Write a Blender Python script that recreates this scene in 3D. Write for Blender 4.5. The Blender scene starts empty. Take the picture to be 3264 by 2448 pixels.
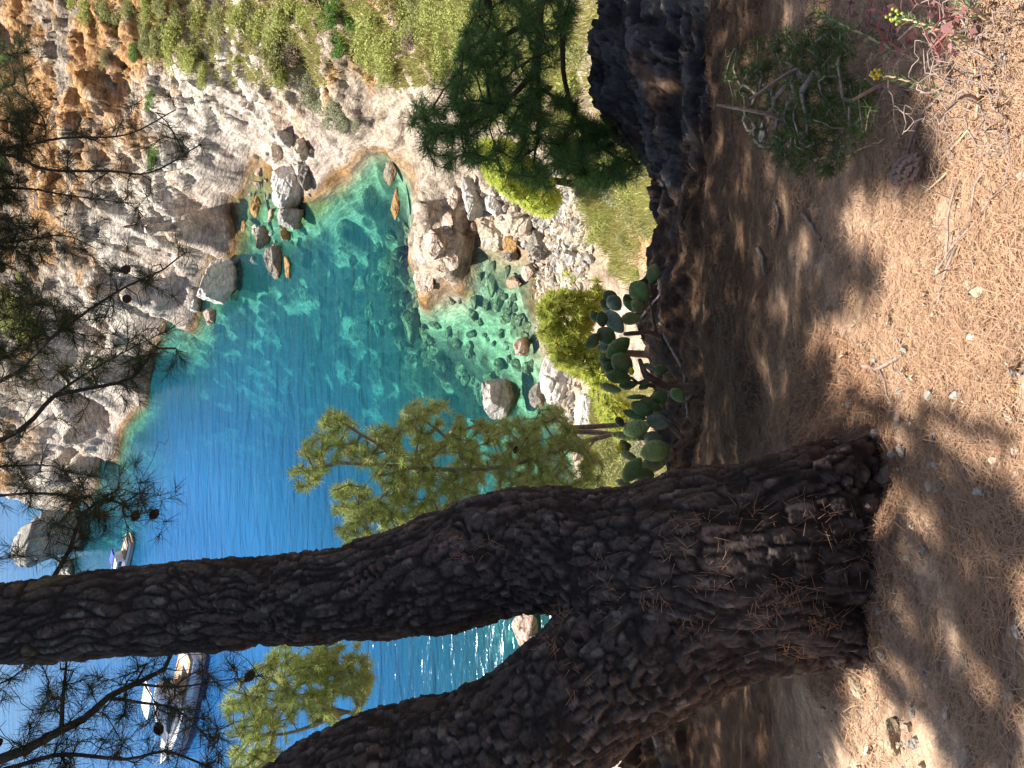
import bpy, math, random
import numpy as np
from mathutils import Vector, Matrix
random.seed(7)
rng = np.random.default_rng(7)
scene = bpy.context.scene
R = math.radians

# ---------------------------------------------------------------- camera
F = 2700.0
W0, H0 = 3264.0, 2448.0
PITCH = R(38)
CAM = np.array([0.0, 0.0, 25.0])
FWD = np.array([0, math.cos(PITCH), -math.sin(PITCH)])
UP = np.array([0, math.sin(PITCH), math.cos(PITCH)])
RGT = np.array([1.0, 0, 0])
cam_data = bpy.data.cameras.new('camera')
cam = bpy.data.objects.new('camera', cam_data)
scene.collection.objects.link(cam)
# the photograph was taken with the phone on its side: picture left is world up
M = Matrix(((-UP[0], RGT[0], -FWD[0]), (-UP[1], RGT[1], -FWD[1]), (-UP[2], RGT[2], -FWD[2]))).to_4x4()
M.translation = Vector(CAM)
cam.matrix_world = M
cam_data.sensor_width = 36
cam_data.lens = F / W0 * 36
cam_data.clip_start = 0.05
cam_data.clip_end = 3000
scene.camera = cam

# ---------------------------------------------------------------- light
SUN_EL, SUN_AZ = R(53), R(-27)
SUN = np.array([math.cos(SUN_EL) * math.sin(SUN_AZ), math.cos(SUN_EL) * math.cos(SUN_AZ), math.sin(SUN_EL)])
world = bpy.data.worlds.new('World')
scene.world = world
world.use_nodes = True
wn = world.node_tree
sky = wn.nodes.new('ShaderNodeTexSky')
sky.sky_type = 'NISHITA'
sky.sun_disc = False
sky.sun_elevation = SUN_EL
sky.sun_rotation = SUN_AZ
wn.links.new(sky.outputs[0], wn.nodes['Background'].inputs[0])
wn.nodes['Background'].inputs[1].default_value = 0.068
sl = bpy.data.lights.new('sun', 'SUN')
sl.energy = 5.0
sl.angle = R(0.5)
sl.color = (1.0, 0.95, 0.86)
so = bpy.data.objects.new('sun', sl)
scene.collection.objects.link(so)
so.rotation_euler = Vector(-SUN).to_track_quat('-Z', 'Y').to_euler()
scene.view_settings.view_transform = 'Standard'
scene.view_settings.look = 'None'
scene.view_settings.exposure = 1.05
scene.view_settings.gamma = 1
scene.cycles.max_bounces = 5
scene.cycles.transparent_max_bounces = 12
scene.cycles.caustics_reflective = False
scene.cycles.caustics_refractive = False

# ---------------------------------------------------------------- picture <-> place
def rays(px, py):
    px = np.asarray(px, float); py = np.asarray(py, float)
    return FWD + ((1632 - px) / F)[..., None] * UP + ((1224 - py) / F)[..., None] * RGT
def atY(px, py, Y):
    r = rays(px, py)
    return CAM + r * (np.asarray(Y, float) / r[..., 1])[..., None]
def atD(px, py, D):
    return CAM + rays(px, py) * np.asarray(D, float)[..., None]
def atZ(px, py, z):
    r = rays(px, py)
    return CAM + r * ((np.asarray(z, float) - CAM[2]) / r[..., 2])[..., None]

# ---------------------------------------------------------------- noise
def _h(i, j, k, s):
    x = (i.astype(np.int64) * 374761393 + j.astype(np.int64) * 668265263 + k.astype(np.int64) * 2147483647 + s * 1274126177) & 0xFFFFFFFF
    x = ((x ^ (x >> 13)) * 1274126177) & 0xFFFFFFFF
    x = ((x ^ (x >> 16)) * 2246822519) & 0xFFFFFFFF
    return ((x ^ (x >> 15)) & 0xFFFFFF) / float(0x1000000)
def vnoise(p, s=0):
    f = np.floor(p); t = p - f; f = f.astype(np.int64)
    t = t * t * t * (t * (t * 6 - 15) + 10)
    i, j, k = f[:, 0], f[:, 1], f[:, 2]
    o = 0
    for a in (0, 1):
        wa = t[:, 0] if a else 1 - t[:, 0]
        for b in (0, 1):
            wb = wa * (t[:, 1] if b else 1 - t[:, 1])
            for c in (0, 1):
                o = o + wb * (t[:, 2] if c else 1 - t[:, 2]) * _h(i + a, j + b, k + c, s)
    return o * 2 - 1
def fbm(p, octv=4, s=0, ridge=False):
    o = 0; a = 1; tot = 0
    for q in range(octv):
        n = vnoise(p * (2.03 ** q) + 17.3 * q, s + q)
        o = o + a * ((1 - 2 * np.abs(n)) if ridge else n)
        tot += a; a *= 0.5
    return o / tot
def voro(p, s=0, jit=0.9):
    f = np.floor(p).astype(np.int64); fr = p - f
    d1 = np.full(len(p), 9.0); d2 = np.full(len(p), 9.0); cid = np.zeros(len(p))
    for a in (-1, 0, 1):
        for b in (-1, 0, 1):
            for c in (-1, 0, 1):
                i, j, k = f[:, 0] + a, f[:, 1] + b, f[:, 2] + c
                q = np.stack([a + .5 + jit * (_h(i, j, k, s) - .5), b + .5 + jit * (_h(i, j, k, s + 11) - .5), c + .5 + jit * (_h(i, j, k, s + 23) - .5)], 1)
                d = np.linalg.norm(q - fr, axis=1)
                n = d < d1
                d2 = np.where(n, d1, np.minimum(d2, d))
                cid = np.where(n, _h(i, j, k, s + 37), cid)
                d1 = np.where(n, d, d1)
    return d1, d2, cid
def P3(x, y, z=0):
    return np.stack(np.broadcast_arrays(np.asarray(x, float), np.asarray(y, float), np.asarray(z, float)), -1).reshape(-1, 3)
def sstep(a, b, x):
    t = np.clip((x - a) / (b - a), 0, 1)
    return t * t * (3 - 2 * t)

# ---------------------------------------------------------------- mesh helpers
def mesh_from(name, V, Fc, mat=None, smooth=True, col=None, attrs=None):
    V = np.ascontiguousarray(V, np.float32)
    me = bpy.data.meshes.new(name)
    if isinstance(Fc, np.ndarray):
        n, k = Fc.shape
        me.vertices.add(len(V)); me.vertices.foreach_set('co', V.ravel())
        me.loops.add(n * k); me.loops.foreach_set('vertex_index', np.ascontiguousarray(Fc, np.int32).ravel())
        me.polygons.add(n); me.polygons.foreach_set('loop_start', np.arange(0, n * k, k, dtype=np.int32))
        me.update(calc_edges=True)
    else:
        me.from_pydata([tuple(v) for v in V.tolist()], [], Fc)
    me.polygons.foreach_set('use_smooth', np.full(len(me.polygons), smooth))
    if col is not None:
        ca = me.color_attributes.new('Col', 'FLOAT_COLOR', 'POINT')
        c4 = np.ones((len(V), 4), np.float32); c4[:, :3] = col
        ca.data.foreach_set('color', c4.ravel())
    for k, v in (attrs or {}).items():
        at = me.attributes.new(k, 'FLOAT', 'POINT')
        at.data.foreach_set('value', np.ascontiguousarray(v, np.float32))
    if mat: me.materials.append(mat)
    me.update()
    return me
def link(name, me, parent=None):
    o = bpy.data.objects.new(name, me)
    scene.collection.objects.link(o)
    if parent: o.parent = parent
    return o
def tag(o, label=None, cat=None, group=None, kind=None):
    if label: o['label'] = label
    if cat: o['category'] = cat
    if group: o['group'] = group
    if kind: o['kind'] = kind
    return o
def empty(name, loc=(0, 0, 0), rot=(0, 0, 0), sc=1.0):
    e = bpy.data.objects.new(name, None)
    scene.collection.objects.link(e)
    e.empty_display_size = 0.1
    e.location = loc; e.rotation_euler = rot
    e.scale = (sc,) * 3 if not hasattr(sc, '__len__') else sc
    return e
def copy_tree(o, parent=None):
    c = o.copy(); scene.collection.objects.link(c)
    if parent: c.parent = parent
    for ch in list(o.children): copy_tree(ch, c)
    return c
def grid_faces(n, m):
    i = np.arange(n - 1)[:, None] * m + np.arange(m - 1)[None]
    i = i.ravel()
    return np.stack([i, i + m, i + m + 1, i + 1], 1)
def vnormals(V, Fc):
    n = np.zeros_like(V)
    a = V[Fc[:, 1]] - V[Fc[:, 0]]; b = V[Fc[:, -1]] - V[Fc[:, 0]]
    fn = np.cross(a, b)
    for c in range(Fc.shape[1]):
        for k in range(3):
            n[:, k] += np.bincount(Fc[:, c], fn[:, k], len(V))
    return n / (np.linalg.norm(n, axis=1, keepdims=True) + 1e-12)
def lookup(obj, px, py):
    """where a line of sight meets a surface"""
    r = Vector(rays(px, py)).normalized()
    ok, loc, nor, _ = obj.ray_cast(Vector(CAM), r)
    return (np.array(loc), np.array(nor)) if ok else (None, None)
def drop(obj, x, y, z0=60):
    ok, loc, nor, _ = obj.ray_cast(Vector((x, y, z0)), Vector((0, 0, -1)))
    return (np.array(loc), np.array(nor)) if ok else (None, None)

# ---------------------------------------------------------------- materials
def mat(name, base=(.5, .5, .5), rough=.8, attr=False, noise=None, bump=None, spec=.3, extra=None, trans=0.0, sheen=0):
    """noise: list of (scale, detail, colourA, colourB, fac, stretch)   bump: list of (scale, strength, distance, stretch)"""
    m = bpy.data.materials.new(name); m.use_nodes = True
    t = m.node_tree; N = t.nodes; L = t.links
    b = N['Principled BSDF']; b.inputs['Roughness'].default_value = rough
    b.inputs['Specular IOR Level'].default_value = spec
    tc = N.new('ShaderNodeTexCoord')
    def mapped(st):
        mp = N.new('ShaderNodeMapping'); mp.inputs['Scale'].default_value = st[:3]
        if len(st) > 3: mp.inputs['Rotation'].default_value = st[3:6]
        L.new(tc.outputs['Object'], mp.inputs[0]); return mp.outputs[0]
    if attr:
        a = N.new('ShaderNodeAttribute'); a.attribute_name = 'Col'; c = a.outputs['Color']
    else:
        rgb = N.new('ShaderNodeRGB'); rgb.outputs[0].default_value = (*base, 1); c = rgb.outputs[0]
    for (scl, det, lo, hi, fac, st) in (noise or []):
        n = N.new('ShaderNodeTexNoise'); n.inputs['Scale'].default_value = scl; n.inputs['Detail'].default_value = det
        n.inputs['Roughness'].default_value = .65
        L.new(mapped(st), n.inputs['Vector'])
        r = N.new('ShaderNodeValToRGB'); r.color_ramp.elements[0].position = .33; r.color_ramp.elements[1].position = .67
        r.color_ramp.elements[0].color = (*lo, 1); r.color_ramp.elements[1].color = (*hi, 1)
        L.new(n.outputs[0], r.inputs[0])
        mx = N.new('ShaderNodeMix'); mx.data_type = 'RGBA'; mx.blend_type = 'MULTIPLY'; mx.inputs[0].default_value = fac
        L.new(c, mx.inputs[6]); L.new(r.outputs[0], mx.inputs[7]); c = mx.outputs[2]
    L.new(c, b.inputs['Base Color'])
    prev = None
    for (scl, stg, dist, st) in (bump or []):
        n = N.new('ShaderNodeTexNoise'); n.inputs['Scale'].default_value = scl; n.inputs['Detail'].default_value = 5
        n.inputs['Roughness'].default_value = .6
        L.new(mapped(st), n.inputs['Vector'])
        bp = N.new('ShaderNodeBump'); bp.inputs['Strength'].default_value = stg; bp.inputs['Distance'].default_value = dist
        L.new(n.outputs[0], bp.inputs['Height'])
        if prev: L.new(prev, bp.inputs['Normal'])
        prev = bp.outputs[0]
    if prev: L.new(prev, b.inputs['Normal'])
    if trans:
        tr = N.new('ShaderNodeBsdfTranslucent'); L.new(c, tr.inputs[0])
        ms = N.new('ShaderNodeMixShader'); ms.inputs[0].default_value = trans
        L.new(b.outputs[0], ms.inputs[1]); L.new(tr.outputs[0], ms.inputs[2])
        L.new(ms.outputs[0], N['Material Output'].inputs[0])
    return m
ONE = (1, 1, 1)
# ================================================================ THE SHORE (ground, cliffs and sea bed as one height field)
V2 = 3264 / 2212.0
shore = [(272,1565),(282,1443),(297,1368),(356,1294),(390,1185),(390,1097),(430,1022),(519,963),(583,889),(598,835),(618,791),(692,682),
         (745,612),(795,545),(838,512),(885,540),(930,600),(960,600),(1032,608),(1097,573),(1136,519),(1176,465),(1215,465),(1260,494),(1284,519),(1319,583),(1324,657),
         (1294,731),(1289,809),(1314,881),(1318,949),(1340,985),(1362,949),(1412,934),(1470,895),(1489,847),(1494,789),(1478,717),(1489,700),
         (1518,760),(1547,790),(1600,794),(1680,800),(1755,830),(1745,900),(1740,1000),(1745,1080),(1790,1180),(1810,1280),(1830,1400),(1850,1550),(1880,1750),(1920,2000),(1960,2300),(2000,2600)]
land = [ # (picture x, picture y, forward distance)
 (230,1500,118),(200,1400,112),(150,1500,124),(138,1560,124),(90,1528,130),(40,1522,136),(0,1528,140),(-60,1530,150),
 (300,1200,96),(200,1200,104),(100,1200,114),(0,1200,124),(-80,1300,135),
 (420,950,82),(300,950,90),(150,950,100),(0,950,112),
 (520,750,72),(400,750,78),(250,700,88),(100,700,98),(0,700,104),
 (650,560,69),(500,500,72),(350,450,78),(200,400,87),(0,400,97),
 (800,400,60),(650,300,64),(500,250,70),(350,200,74),(200,150,82),(0,100,95),
 (920,480,56.5),(1000,400,51),(900,250,53),(800,150,57),(700,0,61),(500,0,69),(300,0,76),(100,-50,90),
 (1100,420,46),(1100,300,45),(1050,150,44.5),(1000,0,45),(1200,350,43),(1200,200,41),(1200,0,38),(1290,420,40.5),(1350,300,35),(1350,100,33),(1400,-50,31),
 (1400,560,36),(1380,700,36.9),(1400,820,36.6),(1370,900,37.3),(1500,600,33.2),(1500,450,31),(1550,200,27),(1600,0,25),
 (1620,700,31),(1720,700,28.2),(1700,500,26),(1750,300,22),(1800,100,20),(1800,700,25.5),(1900,600,20.5),(1850,850,24.5),(1950,800,19.5),(2100,750,15.5),(2000,500,16),(2000,200,15),(2150,600,13),
 (1850,1000,24.6),(1950,1000,21.5),(2050,1000,17.5),(1900,1200,23),(2000,1300,20),(2150,1300,15),(1950,1500,21.8),(2100,1600,17),(2000,1900,20),(2150,1900,15),(2050,2300,18),
]
bed = [ # (x, y, depth)
 (820,560,.25),(780,620,.35),(860,590,.35),(740,680,.4),(900,620,.5),
 (1230,520,.7),(1250,600,1.1),(1180,580,1.0),(1150,700,2.4),(1050,760,3.0),(1230,780,1.8),(1240,900,1.8),(1270,1000,1.6),(1100,950,3.0),(900,900,2.6),(950,760,1.9),
 (700,800,.7),(760,700,.5),(840,600,.3),(900,650,.45),(660,900,.9),(560,1050,2.2),(700,1050,3.6),(850,1050,4.2),(1000,1150,4.2),(1200,1150,3.2),(1400,1050,1.0),(1400,1200,1.6),
 (1530,850,.5),(1560,950,.7),(1650,900,.35),(1650,1000,.5),(1550,1100,.9),(1500,1250,1.5),(1650,1150,.6),(1680,1250,.8),(1700,1400,1.2),(1600,1500,2.2),(1350,1400,3.5),(1700,1700,2.6),(1700,2000,2.5),(1800,2300,2.4),
 (480,1200,3.5),(430,1400,5),(600,1300,6.5),(800,1350,7),(1000,1500,7),(1300,1700,6),(1300,2100,6.5),(1500,2300,5.5),(330,1500,5),(300,1650,4),(380,1800,9),(600,1600,12),(800,1900,12),(1000,2300,11),
 (500,2100,16),(700,2600,16),(150,1750,9),(60,1620,12),(200,2100,22),(0,1700,22),(0,2400,28),(150,2800,28),(-40,1580,20),
]
ctrl = []
for x, y in shore: ctrl.append(atZ(x, y, 0.0))
for x, y, Y in land: ctrl.append(atY(x, y, Y))
for x, y, d in bed:
    p = atZ(x, y, 0.0); p[2] = -d; ctrl.append(p)
for X, Y, Z in [(0,10,12),(10,8,15),(20,10,17),(-10,10,11),(-20,10,10),(-30,18,1),(35,20,22),(40,40,24),(50,60,26),(60,90,32),(65,130,34),(45,160,30),(20,170,6),(0,180,-25),(-60,160,-30),(-100,100,-28),(-60,50,-14),(-45,30,-6)]:
    ctrl.append(np.array([X, Y, Z], float))
for Yq in (104, 112, 120, 130, 142, 156):
    for yq in (1625, 1680, 1750):
        p = atY(200, yq, Yq); p[2] = -4.0; ctrl.append(p)
ctrl = np.array(ctrl)
def rbf_fit(C, reg=1e-3):
    D = np.linalg.norm(C[:, None, :2] - C[None, :, :2], axis=2)
    n = len(C); A = np.zeros((n + 3, n + 3)); A[:n, :n] = D - reg * np.eye(n)
    A[:n, n] = 1; A[:n, n + 1:] = C[:, :2]; A[n, :n] = 1; A[n + 1:, :n] = C[:, :2].T
    return np.linalg.lstsq(A, np.r_[C[:, 2], 0, 0, 0], rcond=None)[0]
def rbf_eval(C, w, x, y):
    o = np.empty(len(x)); n = len(C)
    for s in range(0, len(x), 20000):
        e = slice(s, s + 20000)
        D = np.sqrt((x[e, None] - C[None, :, 0]) ** 2 + (y[e, None] - C[None, :, 1]) ** 2)
        o[e] = D @ w[:n] + w[n] + w[n + 1] * x[e] + w[n + 2] * y[e]
    return o
wc = rbf_fit(ctrl)
def shore_base(x, y):
    z = rbf_eval(ctrl, wc, x, y)
    # waterline sharper than the smooth fit, seabed mounds
    return z
def coast_height(x, y):
    """height of land and sea bed with the rock's own shapes"""
    wx = x + 1.2 * vnoise(P3(x * .16, y * .16, 3.3), 5); wy = y + 1.2 * vnoise(P3(x * .16, y * .16, 9.3), 6)
    z = shore_base(wx, wy)
    up = sstep(0.0, 2.5, z); dn = sstep(0.0, 1.0, -z)
    # gullies and buttresses run up the cliff
    rot = .55
    xs = x * math.cos(rot) + y * math.sin(rot); ys = -x * math.sin(rot) + y * math.cos(rot)
    g = fbm(P3(xs * .09, ys * .22, z * .05), 5, 3, True)
    d1, d2, cid = voro(P3(xs * .33, ys * .75, z * .06), 8)
    blk = (cid - .5) * .9 * sstep(0, .25, d2 - d1)
    e1, e2, eid = voro(P3(xs * .9, ys * 1.9, z * .15), 9)
    far = sstep(26, 44, y) * .75 + .25
    land_n = g * 2.0 + blk * .6 + (eid - .5) * .26 * sstep(0, .3, e2 - e1) + .28 * fbm(P3(xs * .6, ys * 1.6, z * .2), 4, 4)
    low = .16 + .84 * up
    zz = z + (z > -.25) * sstep(-.25, .3, z) * land_n * far * low
    # sea bed: rounded boulders of several sizes
    m1, _, c1 = voro(P3(x * .38, y * .38, 0), 21); m2, _, c2 = voro(P3(x * .95, y * .95, 0), 22); m3, _, c3 = voro(P3(x * 2.3, y * 2.3, 0), 23)
    mound = np.clip(.55 - m1, 0, 1) * 1.7 * (c1 > .45) + np.clip(.5 - m2, 0, 1) * 1.0 * (c2 > .35) + np.clip(.45 - m3, 0, 1) * .42
    deepf = np.clip(-z / 1.6, 0, 1.5)
    zz = zz + sstep(0, .5, -z) * mound * deepf
    return zz, z, mound, g, cid, eid
# polar lattice round the viewer: even detail all over the picture
az = np.concatenate([np.linspace(R(-62), R(-34), 60, endpoint=False), np.linspace(R(-34), R(34), 860, endpoint=False), np.linspace(R(34), R(60), 60)])
rr = [9.0]
while rr[-1] < 240: rr.append(rr[-1] * (1.0115 if rr[-1] < 20 else 1.0036))
rr = np.array(rr)
A2, R2 = np.meshgrid(az, rr, indexing='ij')
gx = (R2 * np.sin(A2)).ravel(); gy = (R2 * np.cos(A2)).ravel()
hz, hb, mound, gul, cid, eid = coast_height(gx, gy)
V = np.stack([gx, gy, hz], 1)
Fg = grid_faces(len(az), len(rr))
nr = vnormals(V, Fg); nr *= np.sign(nr[:, 2:3] + 1e-9)
# crags: push the surface out along its own normal
landm = sstep(-.1, .8, hz)
strata_dir = np.array([.35, .45, .82]); sd = V @ strata_dir
cr = fbm(np.stack([sd * 1.5, V[:, 0] * .35, V[:, 1] * .35], 1), 4, 31, True)
cr2 = fbm(V * np.array([1.6, 1.6, 2.2]), 3, 33, True)
farf = sstep(20, 50, gy)
tx = V[:, 0] * .9 - V[:, 1] * .35; ty = V[:, 0] * .3 + V[:, 1] * .85 - V[:, 2] * .5
wv = .5 * np.stack([vnoise(V * .5, 34), vnoise(V * .5, 35), vnoise(V * .5, 36)], 1)
h1, h2, hid = voro(np.stack([sd * .72, tx * .17, ty * .24], 1) + wv * .8, 37); k1, k2, kid = voro(np.stack([sd * 2.2, tx * .42, ty * .7], 1) + 1.2 * wv, 38)
crack = np.maximum(1 - sstep(0, .07, h2 - h1), .7 * (1 - sstep(0, .09, k2 - k1)))
smooth_low = 1 - .55 * sstep(5.5, 2.0, V[:, 2]) * farf
V += nr * ((cr * .20 + cr2 * .07 + (hid - .5) * .85 + (kid - .5) * .13 - crack * .14) * landm * smooth_low * (.3 + .7 * farf))[:, None]
# rock colour by kind of rock (pale limestone by the sea, ochre and grey schist above), soil on gentle slopes
c_a = fbm(V * .11 + 5, 4, 41); c_b = fbm(np.stack([sd * .9, V[:, 0] * .22, V[:, 1] * .22], 1), 4, 42); c_c = fbm(V * .5, 4, 43)
c_d = fbm(V * 1.7, 3, 44); d_ = fbm(V * .3 + 9, 3, 45)
grey = np.array([.56, .485, .41]); tan = np.array([.66, .54, .41]); och = np.array([.66, .36, .14]); wht = np.array([.90, .84, .76]); drk = np.array([.12, .105, .095]); soil = np.array([.50, .36, .25])
mixc = lambda a, b, f: a * (1 - f[:, None]) + b * f[:, None]
C = mixc(np.tile(grey, (len(V), 1)), tan, sstep(-.35, .35, c_a + .4 * c_b))
C = mixc(C, och, sstep(.06, .34, c_b * .55 + c_a * .7 + c_c * .25 + .12 * (hb > 7)) * .85)
C = mixc(C, drk, sstep(.25, .55, c_d * .6 + cr * -.5 + .1) * .35)
C = C * (1 + .30 * (hid - .5) + .20 * (kid - .5))[:, None]
C = mixc(C, drk, crack * .35)
slope = 1 - nr[:, 2]
C = mixc(C, soil, sstep(.32, .1, slope) * sstep(2, 5, V[:, 2]) * .7 * (gy < 66))
band = sstep(8.2, 5.6, V[:, 2] + 1.6 * c_a + 1.0 * c_b) * sstep(.15, .7, V[:, 2]) * sstep(44, 58, gy)
C = mixc(C, wht, band * np.clip(.95 - .5 * sstep(.1, .5, c_c) , 0, 1))
C = mixc(C, np.array([.60, .51, .46]), sstep(3.2, 1.6, V[:, 2] + 1.2 * c_a) * sstep(.1, .4, V[:, 2]) * .75 * sstep(40, 50, gy))
near = sstep(40, 36, gy) * landm
pale = np.array([.66, .56, .46])
C = mixc(C, pale, near * sstep(5.5, 2.2, V[:, 2]) * .85)
C = mixc(C, np.array([.62, .56, .48]), sstep(.0, .3, c_c) * near * .5)
# golden weed and wet rock just round the waterline
C = mixc(C, np.array([.30, .17, .05]), sstep(.55, .12, V[:, 2]) * sstep(-1.1, -.1, V[:, 2]) * (.55 + .4 * sstep(-.2, .3, c_c)))
# sea bed: pale sand and pebbles, dark weed-grown boulders
sand = np.array([.50, .54, .41]); weed = np.array([.05, .05, .045]); rk = np.array([.22, .20, .13])
B = mixc(np.tile(sand, (len(V), 1)), rk, sstep(.04, .26, mound + .10 * c_d))
dk = sstep(-.10, .10, d_ + .75 * fbm(P3(gx * .8, gy * .8, 0), 4, 47) + .18 * sstep(.4, 2.2, -hb) * (gy > 38))
B = mixc(B, weed, dk * .96 * sstep(.7, 1.8, -hb))
orz = sstep(46, 54, gy) * sstep(1.1, .2, -hb)
B = mixc(B, np.array([.42, .24, .05]), orz * .9)
C = mixc(C, B, sstep(-.15, -.5, hz))
m_shore = mat('coast_rock', attr=True, rough=.9, spec=.15,
    noise=[(2.0, 5, (.62,.58,.55), (1.15,1.14,1.12), .8, (.22,.22,3.2,.45,.4,0)), (1.1, 9, (.38,.36,.34), (1.3,1.27,1.22), .9, (1.2,.5,2.4,.3,.5,0)), (6, 6, (.5,.48,.46), (1.25,1.25,1.25), .75, (1,.5,2.0,.3,.5,0))],
    bump=[(2.2, .9, .35, (1.2,.4,2.6,.3,.5,0)), (9, .7, .09, (1,.6,1.8,.3,.5,0))])
shore_o = tag(link('cliff_terrain', mesh_from('cliff_terrain', V, Fg, m_shore, True, C)), kind='structure')
shore_o['label'] = 'pale and ochre sea cliffs, scree slopes and boulder-strewn sea bed round the cove'

# ---------------------------------------------------------------- water
az_w = np.linspace(R(-70), R(60), 420); rw = [10.0]
while rw[-1] < 2600: rw.append(rw[-1] * 1.008)
rw = np.array(rw); Aw, Rw = np.meshgrid(az_w, rw, indexing='ij')
wx_ = (Rw * np.sin(Aw)).ravel(); wy_ = (Rw * np.cos(Aw)).ravel()
inr = (wy_ < 190) & (np.abs(wx_) < 150)
dep = np.full(len(wx_), 25.0)
dep[inr] = -rbf_eval(ctrl, wc, wx_[inr], wy_[inr])
Vw = np.stack([wx_, wy_, 0.02 * fbm(P3(wx_ * .5, wy_ * .9, 0), 2, 50)], 1)
def water_material():
    m = bpy.data.materials.new('sea_water'); m.use_nodes = True
    t = m.node_tree; N = t.nodes; L = t.links; N.remove(N['Principled BSDF'])
    at = N.new('ShaderNodeAttribute'); at.attribute_name = 'depth'
    mr = N.new('ShaderNodeMath'); mr.operation = 'DIVIDE'; mr.inputs[1].default_value = 14.0; mr.use_clamp = True
    L.new(at.outputs['Fac'], mr.inputs[0])
    body = N.new('ShaderNodeValToRGB'); r = body.color_ramp
    r.elements[0].position = 0; r.elements[0].color = (.07, .33, .26, 1)
    r.elements[1].position = 1; r.elements[1].color = (.010, .085, .235, 1)
    for p, c in ((.12, (.015, .26, .24)), (.3, (.008, .165, .24)), (.5, (.006, .105, .235))):
        e = r.elements.new(p); e.color = (*c, 1)
    L.new(mr.outputs[0], body.inputs[0])
    opq = N.new('ShaderNodeValToRGB'); r = opq.color_ramp
    r.elements[0].position = 0; r.elements[0].color = (0, 0, 0, 1); r.elements[1].position = .75; r.elements[1].color = (1, 1, 1, 1)
    for p, c in ((.06, .05), (.15, .15), (.3, .30), (.5, .56)):
        e = r.elements.new(p); e.color = (c, c, c, 1)
    L.new(mr.outputs[0], opq.inputs[0])
    tint = N.new('ShaderNodeValToRGB'); r = tint.color_ramp
    r.elements[0].position = 0; r.elements[0].color = (1, 1, 1, 1); r.elements[1].position = .35; r.elements[1].color = (.30, .85, .90, 1)
    e = r.elements.new(.06); e.color = (.62, .97, .86, 1)
    L.new(mr.outputs[0], tint.inputs[0])
    tc = N.new('ShaderNodeTexCoord')
    def nz(sc, st, det=3, wave=False):
        mp = N.new('ShaderNodeMapping'); mp.inputs['Scale'].default_value = st[:3]; mp.inputs['Rotation'].default_value = (0, 0, st[3])
        L.new(tc.outputs['Object'], mp.inputs[0])
        n = N.new('ShaderNodeTexNoise'); n.inputs['Scale'].default_value = sc; n.inputs['Detail'].default_value = det
        n.inputs['Distortion'].default_value = .6
        L.new(mp.outputs[0], n.inputs['Vector']); return n.outputs[0]
    prev = None
    for (sc, st, stg, dist) in ((1.0, (.55, 1.5, 1, R(18)), .6, .10), (2.6, (.7, 1.5, 1, R(8)), .45, .04), (.16, (.5, 1.6, 1, R(22)), .4, .5)):
        bp = N.new('ShaderNodeBump'); bp.inputs['Strength'].default_value = stg; bp.inputs['Distance'].default_value = dist
        L.new(nz(sc, st), bp.inputs['Height'])
        if prev: L.new(prev, bp.inputs['Normal'])
        prev = bp.outputs[0]
    df = N.new('ShaderNodeBsdfDiffuse'); L.new(body.outputs[0], df.inputs[0]); 
    bw = N.new('ShaderNodeBump'); bw.inputs['Strength'].default_value = 1.0; bw.inputs['Distance'].default_value = .75; L.new(nz(.55, (.45, 1.7, 1, R(16)), 5), bw.inputs['Height']); L.new(prev, bw.inputs['Normal']); L.new(bw.outputs[0], df.inputs['Normal'])
    tr = N.new('ShaderNodeBsdfTransparent'); L.new(tint.outputs[0], tr.inputs[0])
    m1 = N.new('ShaderNodeMixShader'); L.new(opq.outputs[0], m1.inputs[0]); L.new(tr.outputs[0], m1.inputs[1]); L.new(df.outputs[0], m1.inputs[2])
    gl = N.new('ShaderNodeBsdfGlossy'); gl.inputs['Roughness'].default_value = .14; gl.inputs['Color'].default_value = (.50, .68, .88, 1); L.new(prev, gl.inputs['Normal'])
    fr = N.new('ShaderNodeFresnel'); fr.inputs[0].default_value = 1.33; L.new(prev, fr.inputs['Normal'])
    m2 = N.new('ShaderNodeMixShader'); L.new(fr.outputs[0], m2.inputs[0]); L.new(m1.outputs[0], m2.inputs[1]); L.new(gl.outputs[0], m2.inputs[2])
    L.new(m2.outputs[0], N['Material Output'].inputs[0])
    return m
water_o = tag(link('sea_water', mesh_from('sea_water', Vw, grid_faces(len(az_w), len(rw)), water_material(), True, attrs={'depth': np.clip(dep, 0, 30)})), kind='structure')
water_o['label'] = 'clear turquoise and blue sea water of the cove'

# ================================================================ THE LEDGE underfoot
def lz(Y): return 25 - (1.5 + .9 * (Y - .5))
LC = []
for X in (-6, -4, -2.5, -1.5, -.7, 0, .7, 1.5, 2.5, 4, 6):
    for Y in (-1.5, -.5, .1): LC.append((X, Y, 23.55 - .12 * Y))
    for Y in (.6, 1.0, 1.5, 2.1, 2.8, 3.5): LC.append((X, Y, lz(Y) + (.05 * abs(X) if Y < 2 else .02 * abs(X))))
edge = [(1890,-700,6.4),(1880,-350,6.0),(1885,-60,5.6),(1893,25,5.5),(2050,70,5.3),(2060,105,5.25),(1950,122,5.3),(1944,180,5.3),(1948,280,5.2),(1962,345,5.15),(1965,430,5.1),(1995,450,5.05),
        (2040,500,4.95),(2080,545,4.85),(2120,600,4.7),(2148,660,4.6),(2152,735,4.55),(2125,810,4.5),(2085,880,4.45),(2062,950,4.4),(2050,1050,4.3),(2060,1150,4.2),(2085,1300,4.1),(2120,1450,4.0),(2160,1600,3.9),
        (2100,1800,4.0),(2040,2000,4.2),(2000,2200,4.4),(1985,2448,4.5),(1970,2700,4.8),(1960,3000,5.2)]
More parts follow.
